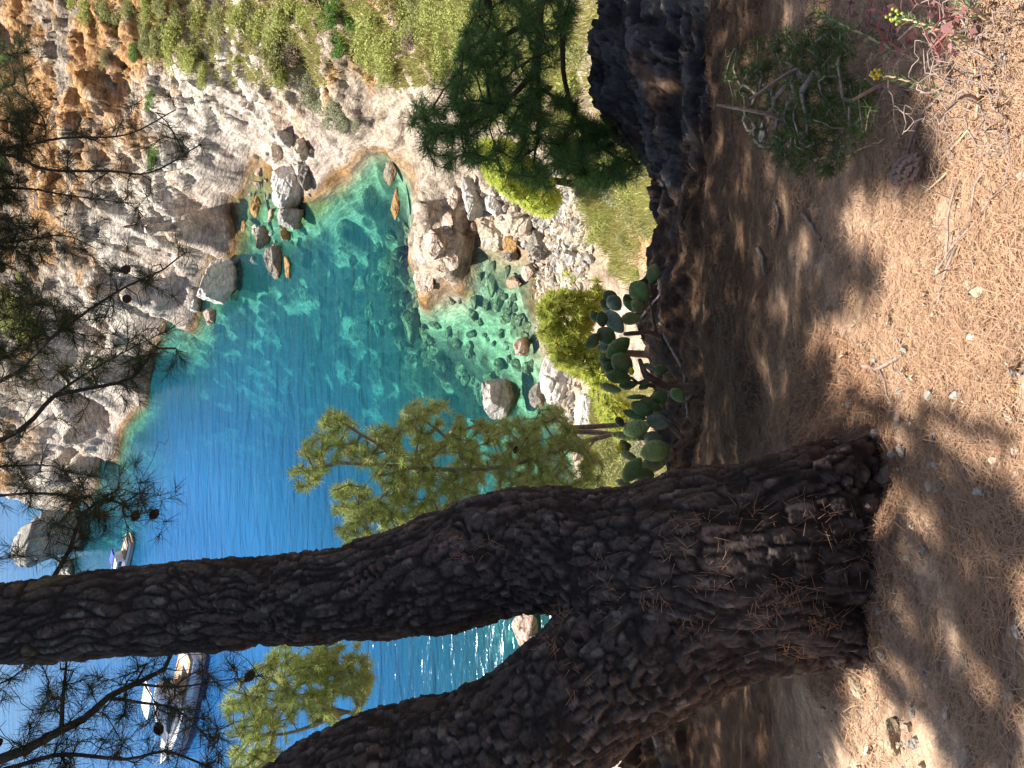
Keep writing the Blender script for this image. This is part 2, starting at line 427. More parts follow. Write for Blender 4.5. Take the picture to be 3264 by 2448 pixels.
for x, y, Y in edge:
    p = atY(x, y, Y); LC.append(tuple(p))
    d = p[:2] / np.linalg.norm(p[:2])
    LC.append((p[0] + d[0] * .35, p[1] + d[1] * .35, p[2] - .75))
    LC.append((p[0] + d[0] * 1.5, p[1] + d[1] * 1.5, p[2] - 4.0))
    LC.append((p[0] + d[0] * 3.5, p[1] + d[1] * 3.5, p[2] - 8))
LC = np.array(LC); wl = rbf_fit(LC)
azl = np.linspace(R(-80), R(80), 1000); rl = [.12]
while rl[-1] < 10.5: rl.append(rl[-1] * 1.0072)
rl = np.array(rl); Al, Rl = np.meshgrid(azl, rl, indexing='ij')
lx = (Rl * np.sin(Al)).ravel(); ly = (Rl * np.cos(Al)).ravel() - .05
lzv = rbf_eval(LC, wl, lx, ly)
Pl = P3(lx, ly, lzv)
# rock ribs stand out in the upper right of the upright view (top right of the picture), soil elsewhere
rockm = sstep(.9, 1.7, lx + .25 * (ly - 3.2)) * sstep(2.3, 3.3, ly)
rockm = np.maximum(rockm, sstep(3.0, 3.8, ly) * .6)
q1, q2, qid = voro(Pl * np.array([3.2, 4.6, 5.0]), 61); q3, q4, qid2 = voro(Pl * np.array([8, 12, 12]), 62)
Pl[:, 2] += rockm * ((qid - .5) * .26 * sstep(0, .12, q2 - q1) + (qid2 - .5) * .09 + .06 * fbm(Pl * 6, 4, 63)) + .08 * fbm(Pl * 1.3, 3, 64) + .05 * fbm(Pl * np.array([4.5, 3, 3]), 4, 68) * sstep(1.4, 2.4, ly) + .016 * fbm(Pl * 9, 4, 65) + .006 * fbm(Pl * 38, 3, 66)
# soil and litter banked against the pine's foot
hbx = .35 * np.exp(-(((Pl[:, 0] + .36) / .42) ** 2 + ((Pl[:, 1] - 1.42) / .30) ** 2)); Pl[:, 2] += hbx * .40 * (1 + 1.3 * fbm(Pl * 5, 3, 69))
# terraces the feet of walkers have worn
Pl[:, 2] += .022 * np.sin(Pl[:, 1] * 9 + 2.5 * vnoise(Pl * 1.1, 67)) * sstep(1.5, 2.5, Pl[:, 1])
Fl = grid_faces(len(azl), len(rl))
s1 = fbm(Pl * 2.2, 4, 70); s2 = fbm(Pl * 14, 3, 71); s3 = fbm(Pl * 45, 2, 72)
Cl = mixc(np.tile(np.array([.58, .42, .30]), (len(Pl), 1)), np.array([.36, .24, .16]), sstep(-.2, .35, s1 + .3 * s2))
Cl = mixc(Cl, np.array([.58, .45, .33]), sstep(.15, .5, s3 * .7 + s2 * .4) * .6)
rc = mixc(np.tile(np.array([.085, .08, .078]), (len(Pl), 1)), np.array([.19, .18, .175]), sstep(.4, .8, qid2 * .6 + .4 * qid))
rc = mixc(rc, np.array([.33, .17, .08]), sstep(.1, .4, s1) * .5)
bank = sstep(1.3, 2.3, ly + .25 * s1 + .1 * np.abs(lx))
Cl = Cl * (1 - bank[:, None] * (1 - np.array([.27, .225, .20])))  # brown duff tone of the bank, with its shade put into the colour too
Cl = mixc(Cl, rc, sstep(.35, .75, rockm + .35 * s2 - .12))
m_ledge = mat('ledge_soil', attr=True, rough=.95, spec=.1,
    noise=[(16, 8, (.55,.52,.5), (1.25,1.22,1.2), .8, (1,1,1)), (120, 4, (.6,.58,.55), (1.3,1.3,1.3), .7, (1,1,1))],
    bump=[(28, .7, .03, (1,1,1)), (140, .6, .008, (1,1,1))])
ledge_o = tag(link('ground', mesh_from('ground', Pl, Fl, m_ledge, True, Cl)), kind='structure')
ledge_o['label'] = 'steep brown soil ledge at the top of the slope with dark rock at its rim'
bpy.context.view_layer.update()
# ================================================================ growing things
def resample(pts, step):
    pts = np.asarray(pts, float); out = [pts[0]]
    # Catmull-Rom through the joints
    P = np.vstack([2 * pts[0] - pts[1], pts, 2 * pts[-1] - pts[-2]])
    for i in range(1, len(P) - 2):
        n = max(1, int(np.linalg.norm(P[i + 1] - P[i]) / step))
        for k in range(1, n + 1):
            t = k / n
            out.append(.5 * (2 * P[i] + (P[i + 1] - P[i - 1]) * t + (2 * P[i - 1] - 5 * P[i] + 4 * P[i + 1] - P[i + 2]) * t * t + (3 * P[i] - P[i - 1] - 3 * P[i + 1] + P[i + 2]) * t ** 3))
    return np.array(out)
def tubes(Pa, Pb, ra, rb, sides=5):
    """one frustum per edge"""
    d = Pb - Pa; l = np.linalg.norm(d, axis=1, keepdims=True); d = d / (l + 1e-9)
    ref = np.where(np.abs(d[:, 2:3]) > .9, np.array([[1., 0, 0]]), np.array([[0, 0, 1.]]))
    u = np.cross(d, ref); u /= np.linalg.norm(u, axis=1, keepdims=True) + 1e-9; v = np.cross(d, u)
    a = np.arange(sides) * 2 * math.pi / sides
    ring = u[:, None] * np.cos(a)[None, :, None] + v[:, None] * np.sin(a)[None, :, None]
    Pb2 = Pb + d * (np.minimum(rb, .01)[:, None] * .5)
    A = Pa[:, None] + ring * ra[:, None, None]; B = Pb2[:, None] + ring * rb[:, None, None]
    V = np.concatenate([A, B], 1).reshape(-1, 3)
    n = len(Pa); base = (np.arange(n) * 2 * sides)[:, None]; k = np.arange(sides)
    Fc = np.stack([base + k, base + (k + 1) % sides, base + sides + (k + 1) % sides, base + sides + k], -1).reshape(-1, 4)
    return V, Fc
def grow(skels, tips, step, r_tip, r_max=None, expo=.42, rg=None, jitter=.12, droop=0.0, outward=.35):
    """skels: list of (points, base radius, end radius); joins every tip to the nearest wood"""
    rg = rg or rng
    pos, par, rad = [], [], []
    for pts, r0, r1 in skels:
        q = resample(pts, step); n0 = len(pos)
        p0 = -1
        if pos:
            dd = np.linalg.norm(np.array(pos) - q[0], axis=1)
            if dd.min() < step * 6: p0 = int(dd.argmin())
        for i, x in enumerate(q):
            pos.append(x); par.append(p0 if i == 0 else len(pos) - 2); rad.append(r0 + (r1 - r0) * i / max(1, len(q) - 1))
    nsk = len(pos)
    cap = nsk + len(tips) * 14 + 10
    PP = np.zeros((cap, 3)); PP[:nsk] = pos; dirn = np.zeros((cap, 3))
    for i in range(nsk):
        if par[i] >= 0:
            d = PP[i] - PP[par[i]]; dirn[i] = d / (np.linalg.norm(d) + 1e-9)
    tips = np.asarray(tips, float)
    dist = np.array([np.linalg.norm(PP[:nsk] - t, axis=1).min() for t in tips])
    n = nsk; tipidx = []
    for ti in np.argsort(dist):
        t = tips[ti]; dv = t - PP[:n]; dl = np.linalg.norm(dv, axis=1) + 1e-9
        cost = dl * (1 + outward * (1 - (dv * dirn[:n]).sum(1) / dl))
        j = int(cost.argmin()); L_ = dl[j]; k = int(min(12, max(1, round(L_ / step))))
        d0 = dirn[j]; p = j
        for s in range(1, k + 1):
            f = s / k
            q = PP[j] + (t - PP[j]) * f + d0 * L_ * .22 * math.sin(math.pi * f) + rg.normal(0, jitter * step, 3) * (f < 1)
            q[2] -= droop * L_ * math.sin(math.pi * f)
            PP[n] = q; par.append(p); rad.append(None); d = q - PP[p]; dirn[n] = d / (np.linalg.norm(d) + 1e-9)
            p = n; n += 1
        tipidx.append(p)
    cnt = np.zeros(n); cnt[tipidx] = 1
    for i in range(n - 1, -1, -1):
        if par[i] >= 0 and not (i < nsk and par[i] > i): cnt[par[i]] += cnt[i]
    r = r_tip * np.maximum(cnt, 1) ** expo
    for i in range(nsk): r[i] = rad[i]
    if r_max: r[nsk:] = np.minimum(r[nsk:], r_max)
    e = np.array([i for i in range(n) if par[i] >= 0]); pa = np.array(par)[e]
    rp = np.minimum(r[pa], np.where(e >= nsk, r[e] * 1.6, 9e9))
    return PP[:n], e, pa, rp, r[e], np.array(tipidx), dirn[:n]
def wood_mesh(name, g, m, sides=5, col=(1, 1, 1)):
    PP, e, pa, ra, rb, _, _ = g
    V, Fc = tubes(PP[pa], PP[e], ra, rb, sides)
    return mesh_from(name, V, Fc, m, True)
def needles(cent, dirs, n, L, w, rg, spread=.9, colA=(.2, .25, .06), colB=(.1, .15, .04), brown=.04, back=0.25):
    """tufts of long thin leaves: cent (k,3), dirs (k,3)"""
    k = len(cent); c = np.repeat(cent, n, 0); d = np.repeat(dirs, n, 0)
    rv = rg.normal(0, 1, (k * n, 3)); rv /= np.linalg.norm(rv, axis=1, keepdims=True)
    v = d * rg.uniform(.1, 1.0, (k * n, 1)) + rv * spread; v /= np.linalg.norm(v, axis=1, keepdims=True)
    ln = L * rg.uniform(.65, 1.15, (k * n, 1))
    st = c - d * (rg.uniform(0, back, (k * n, 1)) * L * 2)
    side = np.cross(v, rg.normal(0, 1, (k * n, 3))); side /= np.linalg.norm(side, axis=1, keepdims=True) + 1e-9
    mid = st + v * ln * .55; tip = st + v * ln; tip[:, 2] -= .06 * ln[:, 0]
    V = np.stack([st - side * w * .5, st + side * w * .5, mid + side * w * .5, tip, mid - side * w * .5], 1).reshape(-1, 3)
    b = (np.arange(k * n) * 5)[:, None]
    Fc = b + np.array([[0, 1, 2, 4]]); F3 = b + np.array([[4, 2, 3, 3]])
    # tip triangle stored as its own strip
    tcol = rg.uniform(0, 1, (k, 1)); nc = np.repeat(tcol, n, 0) * .6 + rg.uniform(0, .4, (k * n, 1))
    C = np.array(colA) * nc + np.array(colB) * (1 - nc)
    br = rg.uniform(0, 1, k * n) < brown
    C[br] = (.36, .17, .07)
    tri = np.concatenate([b + [[0, 1, 2]], b + [[0, 2, 4]], b + [[4, 2, 3]]])
    return V, tri, np.repeat(C, 5, 0)
def leaf_mat(name, trans=.42, rough=.6):
    return mat(name, attr=True, rough=rough, spec=.25, trans=trans)
m_needle = leaf_mat('pine_needle')
m_leaf = leaf_mat('shrub_leaf', .3)
m_bark_dark = mat('bark_dark', (.085, .062, .05), .95, noise=[(30, 5, (.5,.5,.5), (1.4,1.3,1.2), .8, ONE)], bump=[(60, .7, .01, ONE)])
m_bark_pale = mat('bark_pale', (.42, .36, .30), .9, noise=[(14, 4, (.5,.45,.42), (1.2,1.2,1.2), .8, ONE)], bump=[(40, .5, .01, ONE)])
m_cone = mat('cone_scale', (.07, .045, .032), .8, noise=[(60, 3, (.6,.6,.6), (1.5,1.4,1.3), .7, ONE)])
def inpoly(x, y, poly):
    c = np.zeros(len(x), bool); n = len(poly)
    for i in range(n):
        (x1, y1), (x2, y2) = poly[i], poly[i - 1]
        c ^= ((y1 > y) != (y2 > y)) & (x < (x2 - x1) * (y - y1) / (y2 - y1 + 1e-12) + x1)
    return c
def tips_poly(poly, n, d0, d1, rg, clump=0):
    poly = [tuple(map(float, p)) for p in poly]
    xs = [p[0] for p in poly]; ys = [p[1] for p in poly]
    X = rg.uniform(min(xs), max(xs), n * 12); Y = rg.uniform(min(ys), max(ys), n * 12)
    k = inpoly(X, Y, poly)
    if clump: k &= (vnoise(P3(X / clump, Y / clump, 1.5), 3) > -.25)
    X, Y = X[k][:n], Y[k][:n]
    return atD(X, Y, rg.uniform(d0, d1, len(X)))
def tips_line(line, n, rad, dd, rg, t0=0.0):
    """line: [(x, y, depth)]; tips scattered round it"""
    L3 = np.array(line, float); q = resample(L3, 25)
    i = rg.integers(int(len(q) * t0), len(q), n); p = q[i]
    off = rg.normal(0, 1, (n, 2)) * rad
    return atD(p[:, 0] + off[:, 0], p[:, 1] + off[:, 1], p[:, 2] + rg.normal(0, dd, n))
def px_line(line):
    a = np.array(line, float)
    return atD(a[:, 0], a[:, 1], a[:, 2])
def cone_proto():
    """a closed pine cone: rows of thick overlapping scales round a spindle"""
    V, Fc = [], []
    rows = 9
    for r_ in range(rows):
        t = r_ / (rows - 1); rad_ = .022 * math.sin(math.pi * (.12 + .80 * t)) + .003; z = -.035 + .07 * t
        n = max(4, int(9 * rad_ / .024))
        for k in range(n):
            a = 2 * math.pi * (k + .5 * (r_ % 2)) / n
            ca, sa = math.cos(a), math.sin(a); w = .0085; b = len(V)
            o = lambda rr_, ww, zz_: (ca * rr_ - sa * ww, sa * rr_ + ca * ww, zz_)
            V += [o(rad_ * .4, -w * .6, z), o(rad_ * .4, w * .6, z), o(rad_ * 1.12, w, z - .006), o(rad_ * 1.12, -w, z - .006), o(rad_ * 1.3, 0, z - .002), o(rad_ * 1.0, 0, z + .009)]
            Fc += [(b, b + 1, b + 2, b + 3), (b + 3, b + 2, b + 4), (b + 2, b + 5, b + 4), (b + 3, b + 4, b + 5), (b, b + 5, b + 1), (b, b + 3, b + 5), (b + 1, b + 5, b + 2)]
    return mesh_from('cone', np.array(V), Fc, m_cone, False)
cone_me = cone_proto()
def tree(name, label, skels, tips, step, r_tip, n_needles, L, w, colA, colB, brown=.04, wood=m_bark_dark, seed=1, group=None, cat='tree', r_max=None, droop=0, spread=.9, leafy=1.0, cones=0, cone_sc=1.0, jitter=.15, root=None, parts=('trunk', 'crown'), expo=.42, sub=2):
    rg = np.random.default_rng(seed)
    g = grow(skels, tips, step, r_tip, r_max, expo, rg, jitter, droop)
    PP, e, pa, ra, rb, tipi, dirn = g
    base = np.array(root if root is not None else PP[0])
    if isinstance(root, bpy.types.Object): r = root; base = np.array(r.location)
    else:
        r = empty(name, base); tag(r, label, cat, group)
    g = (PP - base, e, pa, ra, rb, tipi, dirn)
    link(parts[0], wood_mesh(parts[0], g, wood), r)
    par = dict(zip(e.tolist(), pa.tolist()))
    cc, dd = [], []
    for t in tipi:
        if rg.uniform() > leafy: continue
        cc.append(PP[t]); dd.append(dirn[t])
        p = par.get(int(t))
        for _ in range(sub - 1):
            if p is None: break
            cc.append(PP[p]); dd.append(dirn[p]); p = par.get(p)
    V, T, C = needles(np.array(cc) - base, np.array(dd), n_needles, L, w, rg, spread, colA, colB, brown)
    link(parts[1], mesh_from(parts[1], V, T, m_needle, False, C), r)
    idx = rg.choice(len(e), min(cones, len(e)), replace=False) if cones else []
    for i in idx:
        c = link('cone', cone_me, r); c.location = Vector(PP[e[i]] - base + rg.normal(0, .02, 3)); c.rotation_euler = rg.uniform(0, 6, 3); c.scale = (cone_sc,) * 3
    return r
def ground_z(x, y):
    h, _ = drop(shore_o, x, y)
    return h if h is not None else np.array([x, y, 0.])

# ---- the pine by the water, seen whole in the sun
def to_ground(x, y, D, dz=0.0):
    """root point on the slope below/behind a picture point at depth D"""
    p = atD(x, y, D); h = ground_z(p[0], p[1]); return h + np.array([0, 0, dz])
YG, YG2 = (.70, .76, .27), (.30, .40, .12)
g0 = to_ground(1990, 1365, 11.0)
tree('pine_tree', 'sunlit yellow-green pine with pale limbs standing over the blue bay beside the forked trunk',
     [([g0, atD(2050, 1350, 11.3), atD(1950, 1385, 10.8), atD(1850, 1412, 10.3), atD(1760, 1440, 9.9), atD(1640, 1480, 9.6), atD(1500, 1498, 9.4), atD(1300, 1490, 9.2), atD(1160, 1480, 9.1), atD(1080, 1475, 9.1), atD(1000, 1500, 9.1)], .11, .02),
      (px_line([(1270, 1488, 9.2), (1210, 1420, 9.0), (1150, 1385, 8.9), (1090, 1345, 8.8)]), .032, .012),
      (px_line([(1300, 1492, 9.2), (1240, 1560, 9.3), (1190, 1610, 9.3), (1130, 1650, 9.3)]), .032, .012),
      (px_line([(1500, 1498, 9.4), (1430, 1400, 9.7), (1340, 1330, 9.8)]), .03, .012),
      (px_line([(1700, 1465, 9.8), (1620, 1380, 10.1), (1500, 1340, 10.2)]), .03, .012),
      (px_line([(1850, 1412, 10.3), (1800, 1340, 10.6), (1750, 1300, 10.8)]), .03, .012)],
     np.concatenate([tips_poly([(925,1500),(950,1440),(1010,1365),(1040,1305),(1110,1320),(1170,1370),(1240,1390),(1300,1450),(1290,1540),(1230,1560),(1100,1450),(1020,1520),(960,1575)], 210, 8.6, 9.8, np.random.default_rng(1), 22),
        tips_poly([(1160,1370),(1250,1350),(1310,1290),(1350,1260),(1400,1280),(1470,1320),(1560,1345),(1680,1330),(1740,1290),(1800,1300),(1860,1390),(1920,1460),(1920,1580),(1700,1600),(1500,1590),(1300,1500)], 860, 8.9, 10.9, np.random.default_rng(2), 34),
        tips_poly([(1050,1560),(1100,1530),(1200,1570),(1330,1520),(1500,1560),(1450,1640),(1250,1740),(1120,1760),(1090,1720),(1060,1650)], 380, 8.7, 10.3, np.random.default_rng(3), 28)]),
     .15, .0035, 30, .108, .0044, YG, YG2, .06, m_bark_pale, 11, cones=10, cone_sc=1.0, sub=2, jitter=.2)
# ---- the one between the two stems
g1 = to_ground(1900, 2330, 11.5)
tree('pine_tree', 'sunlit bushy pine seen between the two stems of the forked pine',
     [([g1, atD(1700, 2330, 11.6), atD(1500, 2320, 11), atD(1300, 2290, 10.5), atD(1100, 2270, 10.2), atD(950, 2220, 10), atD(860, 2160, 10)], .10, .02),
      (px_line([(1100, 2270, 10.2), (950, 2330, 10.2), (820, 2350, 10.2)]), .03, .012), (px_line([(1150, 2275, 10.3), (1100, 2150, 10.2), (1060, 2090, 10.2)]), .03, .01)],
     np.concatenate([tips_poly([(705,2240),(760,2170),(840,2110),(880,2060),(940,2050),(1010,2120),(1000,2240),(940,2300),(900,2448),(840,2520),(730,2500),(740,2400),(725,2330)], 420, 9.4, 11, np.random.default_rng(4), 30),
        tips_poly([(930,2050),(1150,2050),(1190,2120),(1170,2250),(1080,2310),(990,2300),(980,2180)], 360, 9.4, 11, np.random.default_rng(5), 30),
        tips_poly([(1190,2260),(1400,2240),(1480,2170),(1560,2200),(1700,2300),(1500,2420),(1250,2400)], 170, 10.2, 11.5, np.random.default_rng(6), 60)]),
     .16, .0035, 30, .112, .0048, YG, YG2, .05, m_bark_pale, 12, jitter=.2, cones=4)
# ---- low pine crown over the white boulder
g2 = to_ground(1990, 1130, 19)
tree('pine_tree', 'low bright green pine crown below the prickly pear and above the big white boulder',
     [([g2, atD(1960, 1120, 18), atD(1880, 1080, 17.6), atD(1800, 1020, 17.6)], .12, .04), (px_line([(1880, 1080, 17.6), (1850, 1180, 17.5)]), .05, .02), (px_line([(1880, 1080, 17.6), (1850, 930, 17.9)]), .05, .02)],
     np.concatenate([tips_poly([(1715,1060),(1725,960),(1770,920),(1800,870),(1850,850),(1900,880),(1930,980),(1960,1080),(1950,1250),(1905,1240),(1850,1200),(1770,1160),(1745,1100)], 800, 16.4, 18.6, np.random.default_rng(7), 60),
        tips_poly([(1880,1230),(1960,1240),(2010,1300),(2020,1420),(1960,1400),(1900,1300)], 130, 17, 18.5, np.random.default_rng(8), 0)]),
     .3, .008, 32, .17, .015, (.74, .74, .17), (.34, .42, .09), .02, m_bark_dark, 13)
g3 = to_ground(1700, 560, 28)
tree('pine_tree', 'lime-green pine crown leaning over the large boulders beside the inlet',
     [([g3, atD(1690, 560, 28), atD(1640, 540, 27.5)], .15, .06), (px_line([(1640, 540, 27.5), (1570, 500, 27.5)]), .06, .03)],
     tips_poly([(1515,480),(1545,440),(1640,450),(1740,550),(1790,640),(1750,690),(1700,670),(1650,640),(1560,580)], 620, 26.0, 29, np.random.default_rng(9), 0),
     .45, .012, 30, .26, .024, (.76, .80, .18), (.38, .46, .10), .01, m_bark_dark, 14)
# ---- dark pine close by, in the shade
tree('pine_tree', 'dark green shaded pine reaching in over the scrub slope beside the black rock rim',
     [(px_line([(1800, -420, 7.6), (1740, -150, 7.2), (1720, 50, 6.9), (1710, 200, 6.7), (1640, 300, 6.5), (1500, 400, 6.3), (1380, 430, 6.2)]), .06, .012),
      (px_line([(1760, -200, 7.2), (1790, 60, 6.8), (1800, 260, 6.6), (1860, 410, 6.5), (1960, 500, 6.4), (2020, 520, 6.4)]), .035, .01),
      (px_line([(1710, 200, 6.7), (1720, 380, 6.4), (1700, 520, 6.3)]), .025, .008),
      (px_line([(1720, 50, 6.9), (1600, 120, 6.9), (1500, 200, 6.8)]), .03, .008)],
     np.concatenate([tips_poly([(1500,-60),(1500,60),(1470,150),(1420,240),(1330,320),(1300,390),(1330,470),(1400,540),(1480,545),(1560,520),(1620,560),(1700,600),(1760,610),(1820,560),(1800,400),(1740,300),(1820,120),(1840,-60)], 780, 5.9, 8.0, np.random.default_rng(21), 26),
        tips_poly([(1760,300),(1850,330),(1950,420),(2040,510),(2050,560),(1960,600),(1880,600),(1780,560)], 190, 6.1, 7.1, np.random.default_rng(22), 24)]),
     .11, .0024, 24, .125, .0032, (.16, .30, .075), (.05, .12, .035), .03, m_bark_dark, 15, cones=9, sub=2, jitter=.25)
# ================================================================ THE FORKED PINE beside the viewer
def sweep(pts, step=.03, sides=28):
    """pts: (centre xyz, radius) rows -> closed tube"""
    q = resample(pts, step); P = q[:, :3]; r = q[:, 3]
    T = np.gradient(P, axis=0); T /= np.linalg.norm(T, axis=1, keepdims=True)
    u = np.cross(T, np.array([.3, .9, .2])); u /= np.linalg.norm(u, axis=1, keepdims=True); v = np.cross(T, u)
    a = np.arange(sides) * 2 * math.pi / sides
    V = P[:, None] + r[:, None, None] * (u[:, None] * np.cos(a)[None, :, None] + v[:, None] * np.sin(a)[None, :, None])
    V = V.reshape(-1, 3); n = len(P); Fc = []
    for i in range(n - 1):
        for k in range(sides):
            k2 = (k + 1) % sides
            Fc.append((i * sides + k, i * sides + k2, (i + 1) * sides + k2, (i + 1) * sides + k))
    Fc.append(tuple(range(sides))[::-1]); Fc.append(tuple((n - 1) * sides + k for k in range(sides)))
    return V, Fc, P, r, T
hb_, _ = lookup(ledge_o, 2790, 1760)
DB = float((hb_ - CAM) @ FWD) + .20
def tp(vx, vy, hw, D):
    x, y = vx * V2, vy * V2
    return np.r_[atD(x, y, D), hw * V2 * D / F]
stemM = [tp(2010,1180,205,DB+.22), tp(1880,1195,214,DB+.12), tp(1780,1203,214,DB+.05), tp(1650,1212,216,DB+.03), tp(1500,1225,205,DB+.08), tp(1380,1215,172,DB+.16), tp(1290,1195,140,DB+.25)]
stemA = [tp(1500,1190,172,DB+.1), tp(1400,1190,150,DB+.16), tp(1300,1188,138,DB+.24), tp(1200,1182,130,DB+.32), tp(1100,1190,133,DB+.40), tp(1000,1222,130,DB+.48), tp(900,1253,117,DB+.56), tp(800,1273,107,DB+.64),
         tp(650,1296,97,DB+.76), tp(500,1303,94,DB+.86), tp(300,1320,90,DB+.98), tp(100,1341,88,DB+1.1), tp(-150,1362,85,DB+1.25), tp(-500,1400,78,DB+1.5), tp(-1100,1500,66,DB+2.0)]
stemB = [tp(1660,1245,168,DB+.06), tp(1530,1310,166,DB+.05), tp(1410,1385,156,DB+.06), tp(1310,1455,148,DB+.08), tp(1200,1540,146,DB+.11), tp(1070,1618,144,DB+.15), tp(930,1664,146,DB+.2), tp(800,1700,152,DB+.24), tp(690,1775,160,DB+.3), tp(590,1890,158,DB+.38), tp(450,2080,150,DB+.5), tp(250,2300,130,DB+.8)]
roots = [[tp(1420,1290,120,DB+.10), tp(1310,1320,88,DB+.14), tp(1245,1345,58,DB+.17), tp(1215,1358,34,DB+.19)],
         [tp(1640,1090,95,DB-.05), tp(1740,1045,72,DB-.08), tp(1820,1005,48,DB-.10), tp(1880,965,30,DB-.06), tp(1930,930,16,DB+.02)],
         [tp(1720,1120,70,DB-.10), tp(1820,1110,50,DB-.13), tp(1900,1095,34,DB-.12), tp(1980,1080,18,DB-.04)],
         [tp(1720,1250,70,DB-.10), tp(1820,1255,50,DB-.13), tp(1900,1262,34,DB-.12), tp(1970,1280,16,DB-.04)],
         [tp(1620,1345,110,DB-.02), tp(1740,1375,70,DB-.07), tp(1830,1392,44,DB-.12), tp(1900,1420,28,DB-.12), tp(1950,1450,16,DB-.06)],
         [tp(1700,1200,110,DB-.1), tp(1800,1190,85,DB-.12), tp(1880,1180,60,DB-.12), tp(1950,1170,42,DB-.08)],
         [tp(1560,1290,80,DB-.1), tp(1700,1300,60,DB-.12), tp(1800,1290,48,DB-.12), tp(1870,1285,35,DB-.1)]]
VV, FF, axP, axR, axT, axS = [], [], [], [], [], []; off = 0
for si, st in enumerate([stemM, stemA, stemB] + roots):
    v_, f_, P_, r_, T_ = sweep(np.array(st))
    VV.append(v_); FF += [tuple(i + off for i in f) for f in f_]; off += len(v_)
    axP.append(P_); axR.append(r_); axT.append(T_); axS.append(np.r_[0, np.cumsum(np.linalg.norm(np.diff(P_, axis=0), axis=1))] + si * 3.1)
me0 = mesh_from('tmp', np.concatenate(VV), FF)
o0 = link('tmp', me0)
md = o0.modifiers.new('r', 'REMESH'); md.mode = 'VOXEL'; md.voxel_size = .0062
ms_ = o0.modifiers.new('s', 'SMOOTH'); ms_.factor = .8; ms_.iterations = 14
dg = bpy.context.evaluated_depsgraph_get(); ev = o0.evaluated_get(dg); mm = ev.to_mesh()
nv = len(mm.vertices); TV = np.empty(nv * 3, np.float32); mm.vertices.foreach_get('co', TV); TV = TV.reshape(-1, 3).astype(float)
TN = np.empty(nv * 3, np.float32); mm.vertices.foreach_get('normal', TN); TN = TN.reshape(-1, 3).astype(float)
TF = np.empty(len(mm.polygons) * 4, np.int32)
ok4 = all(len(p.vertices) == 4 for p in mm.polygons)
if ok4: mm.polygons.foreach_get('vertices', TF); TF = TF.reshape(-1, 4)
else: TF = [tuple(p.vertices) for p in mm.polygons]
ev.to_mesh_clear(); bpy.data.objects.remove(o0)
AP, AR, AT, AS = map(np.concatenate, (axP, axR, axT, axS))
near_i = np.empty(nv, int)
for s in range(0, nv, 20000):
    D_ = np.linalg.norm(TV[s:s + 20000, None] - AP[None], axis=2) / AR[None]
    near_i[s:s + 20000] = D_.argmin(1)
perp = TV - AP[near_i]; along = AS[near_i] + (perp * AT[near_i]).sum(1); perp = perp - AT[near_i] * (perp * AT[near_i]).sum(1, keepdims=True)
q = perp * 22 + AT[near_i] * (along * 4.2)[:, None]
q = q + .75 * np.stack([vnoise(TV * 7, 81), vnoise(TV * 7, 82), vnoise(TV * 7, 83)], 1)
fbase_z = float(stemM[1][2]); base_xy = np.array(stemM[1][:2])
e1, e2, ecid = voro(q, 84, 1.0)
q2 = perp * 60 + AT[near_i] * (along * 18)[:, None] + .5 * np.stack([vnoise(TV * 22, 85), vnoise(TV * 22, 86), vnoise(TV * 22, 87)], 1)
f1, f2, fcid = voro(q2, 88, 1.0)
plate = sstep(.0, .30, e2 - e1); flake = sstep(0, .22, f2 - f1)
lump = fbm(TV * 4.5, 3, 89); fine = fbm(q2 * 1.7, 3, 90)
TV = TV + TN * (lump * .024 + (plate - .6) * .010 + (ecid - .5) * .006 * plate + (flake * .5 + fcid * .5 - .5) * .0065 + fine * .004 + .010 * fbm(q * .6, 3, 92))[:, None]
bc = mixc(np.tile(np.array([.030, .021, .016]), (nv, 1)), np.array([.100, .076, .062]), plate * (.45 + .55 * flake))
bc = mixc(bc, np.array([.24, .195, .165]), (sstep(.7, 1.0, fcid) * plate * flake * .75))
bc = mixc(bc, np.array([.24, .11, .08]), ((ecid > .86) & (fcid > .6)) * plate * flake * .4)
bc = mixc(bc, np.array([.17, .15, .06]), sstep(.35, .6, fbm(TV * 3, 3, 91)) * plate * .4)
hz_ = TV[:, 2] - fbase_z; th_ = np.arctan2(TV[:, 1] - base_xy[1], TV[:, 0] - base_xy[0]); fl_ = np.abs(np.sin(th_ * 3.5 + .9 + .5 * vnoise(TV * 2.5, 95))) ** .6
TV = TV + TN * ((fl_ - .6) * .085 * sstep(.55, .05, hz_))[:, None]
m_trunk = mat('pine_bark', attr=True, rough=.92, spec=.2, noise=[(45, 6, (.55,.52,.5), (1.35,1.3,1.3), .8, ONE)], bump=[(70, .6, .01, ONE), (220, .5, .003, ONE)])
fbase = np.array(stemM[1][:3])
forked = tag(empty('pine_tree', fbase), 'big dark pine in the foreground whose rough-barked trunk forks into two leaning stems', 'tree')
trunk_o = link('trunk', mesh_from('trunk', TV - fbase, TF, m_trunk, True, bc), forked)
bpy.context.view_layer.update()

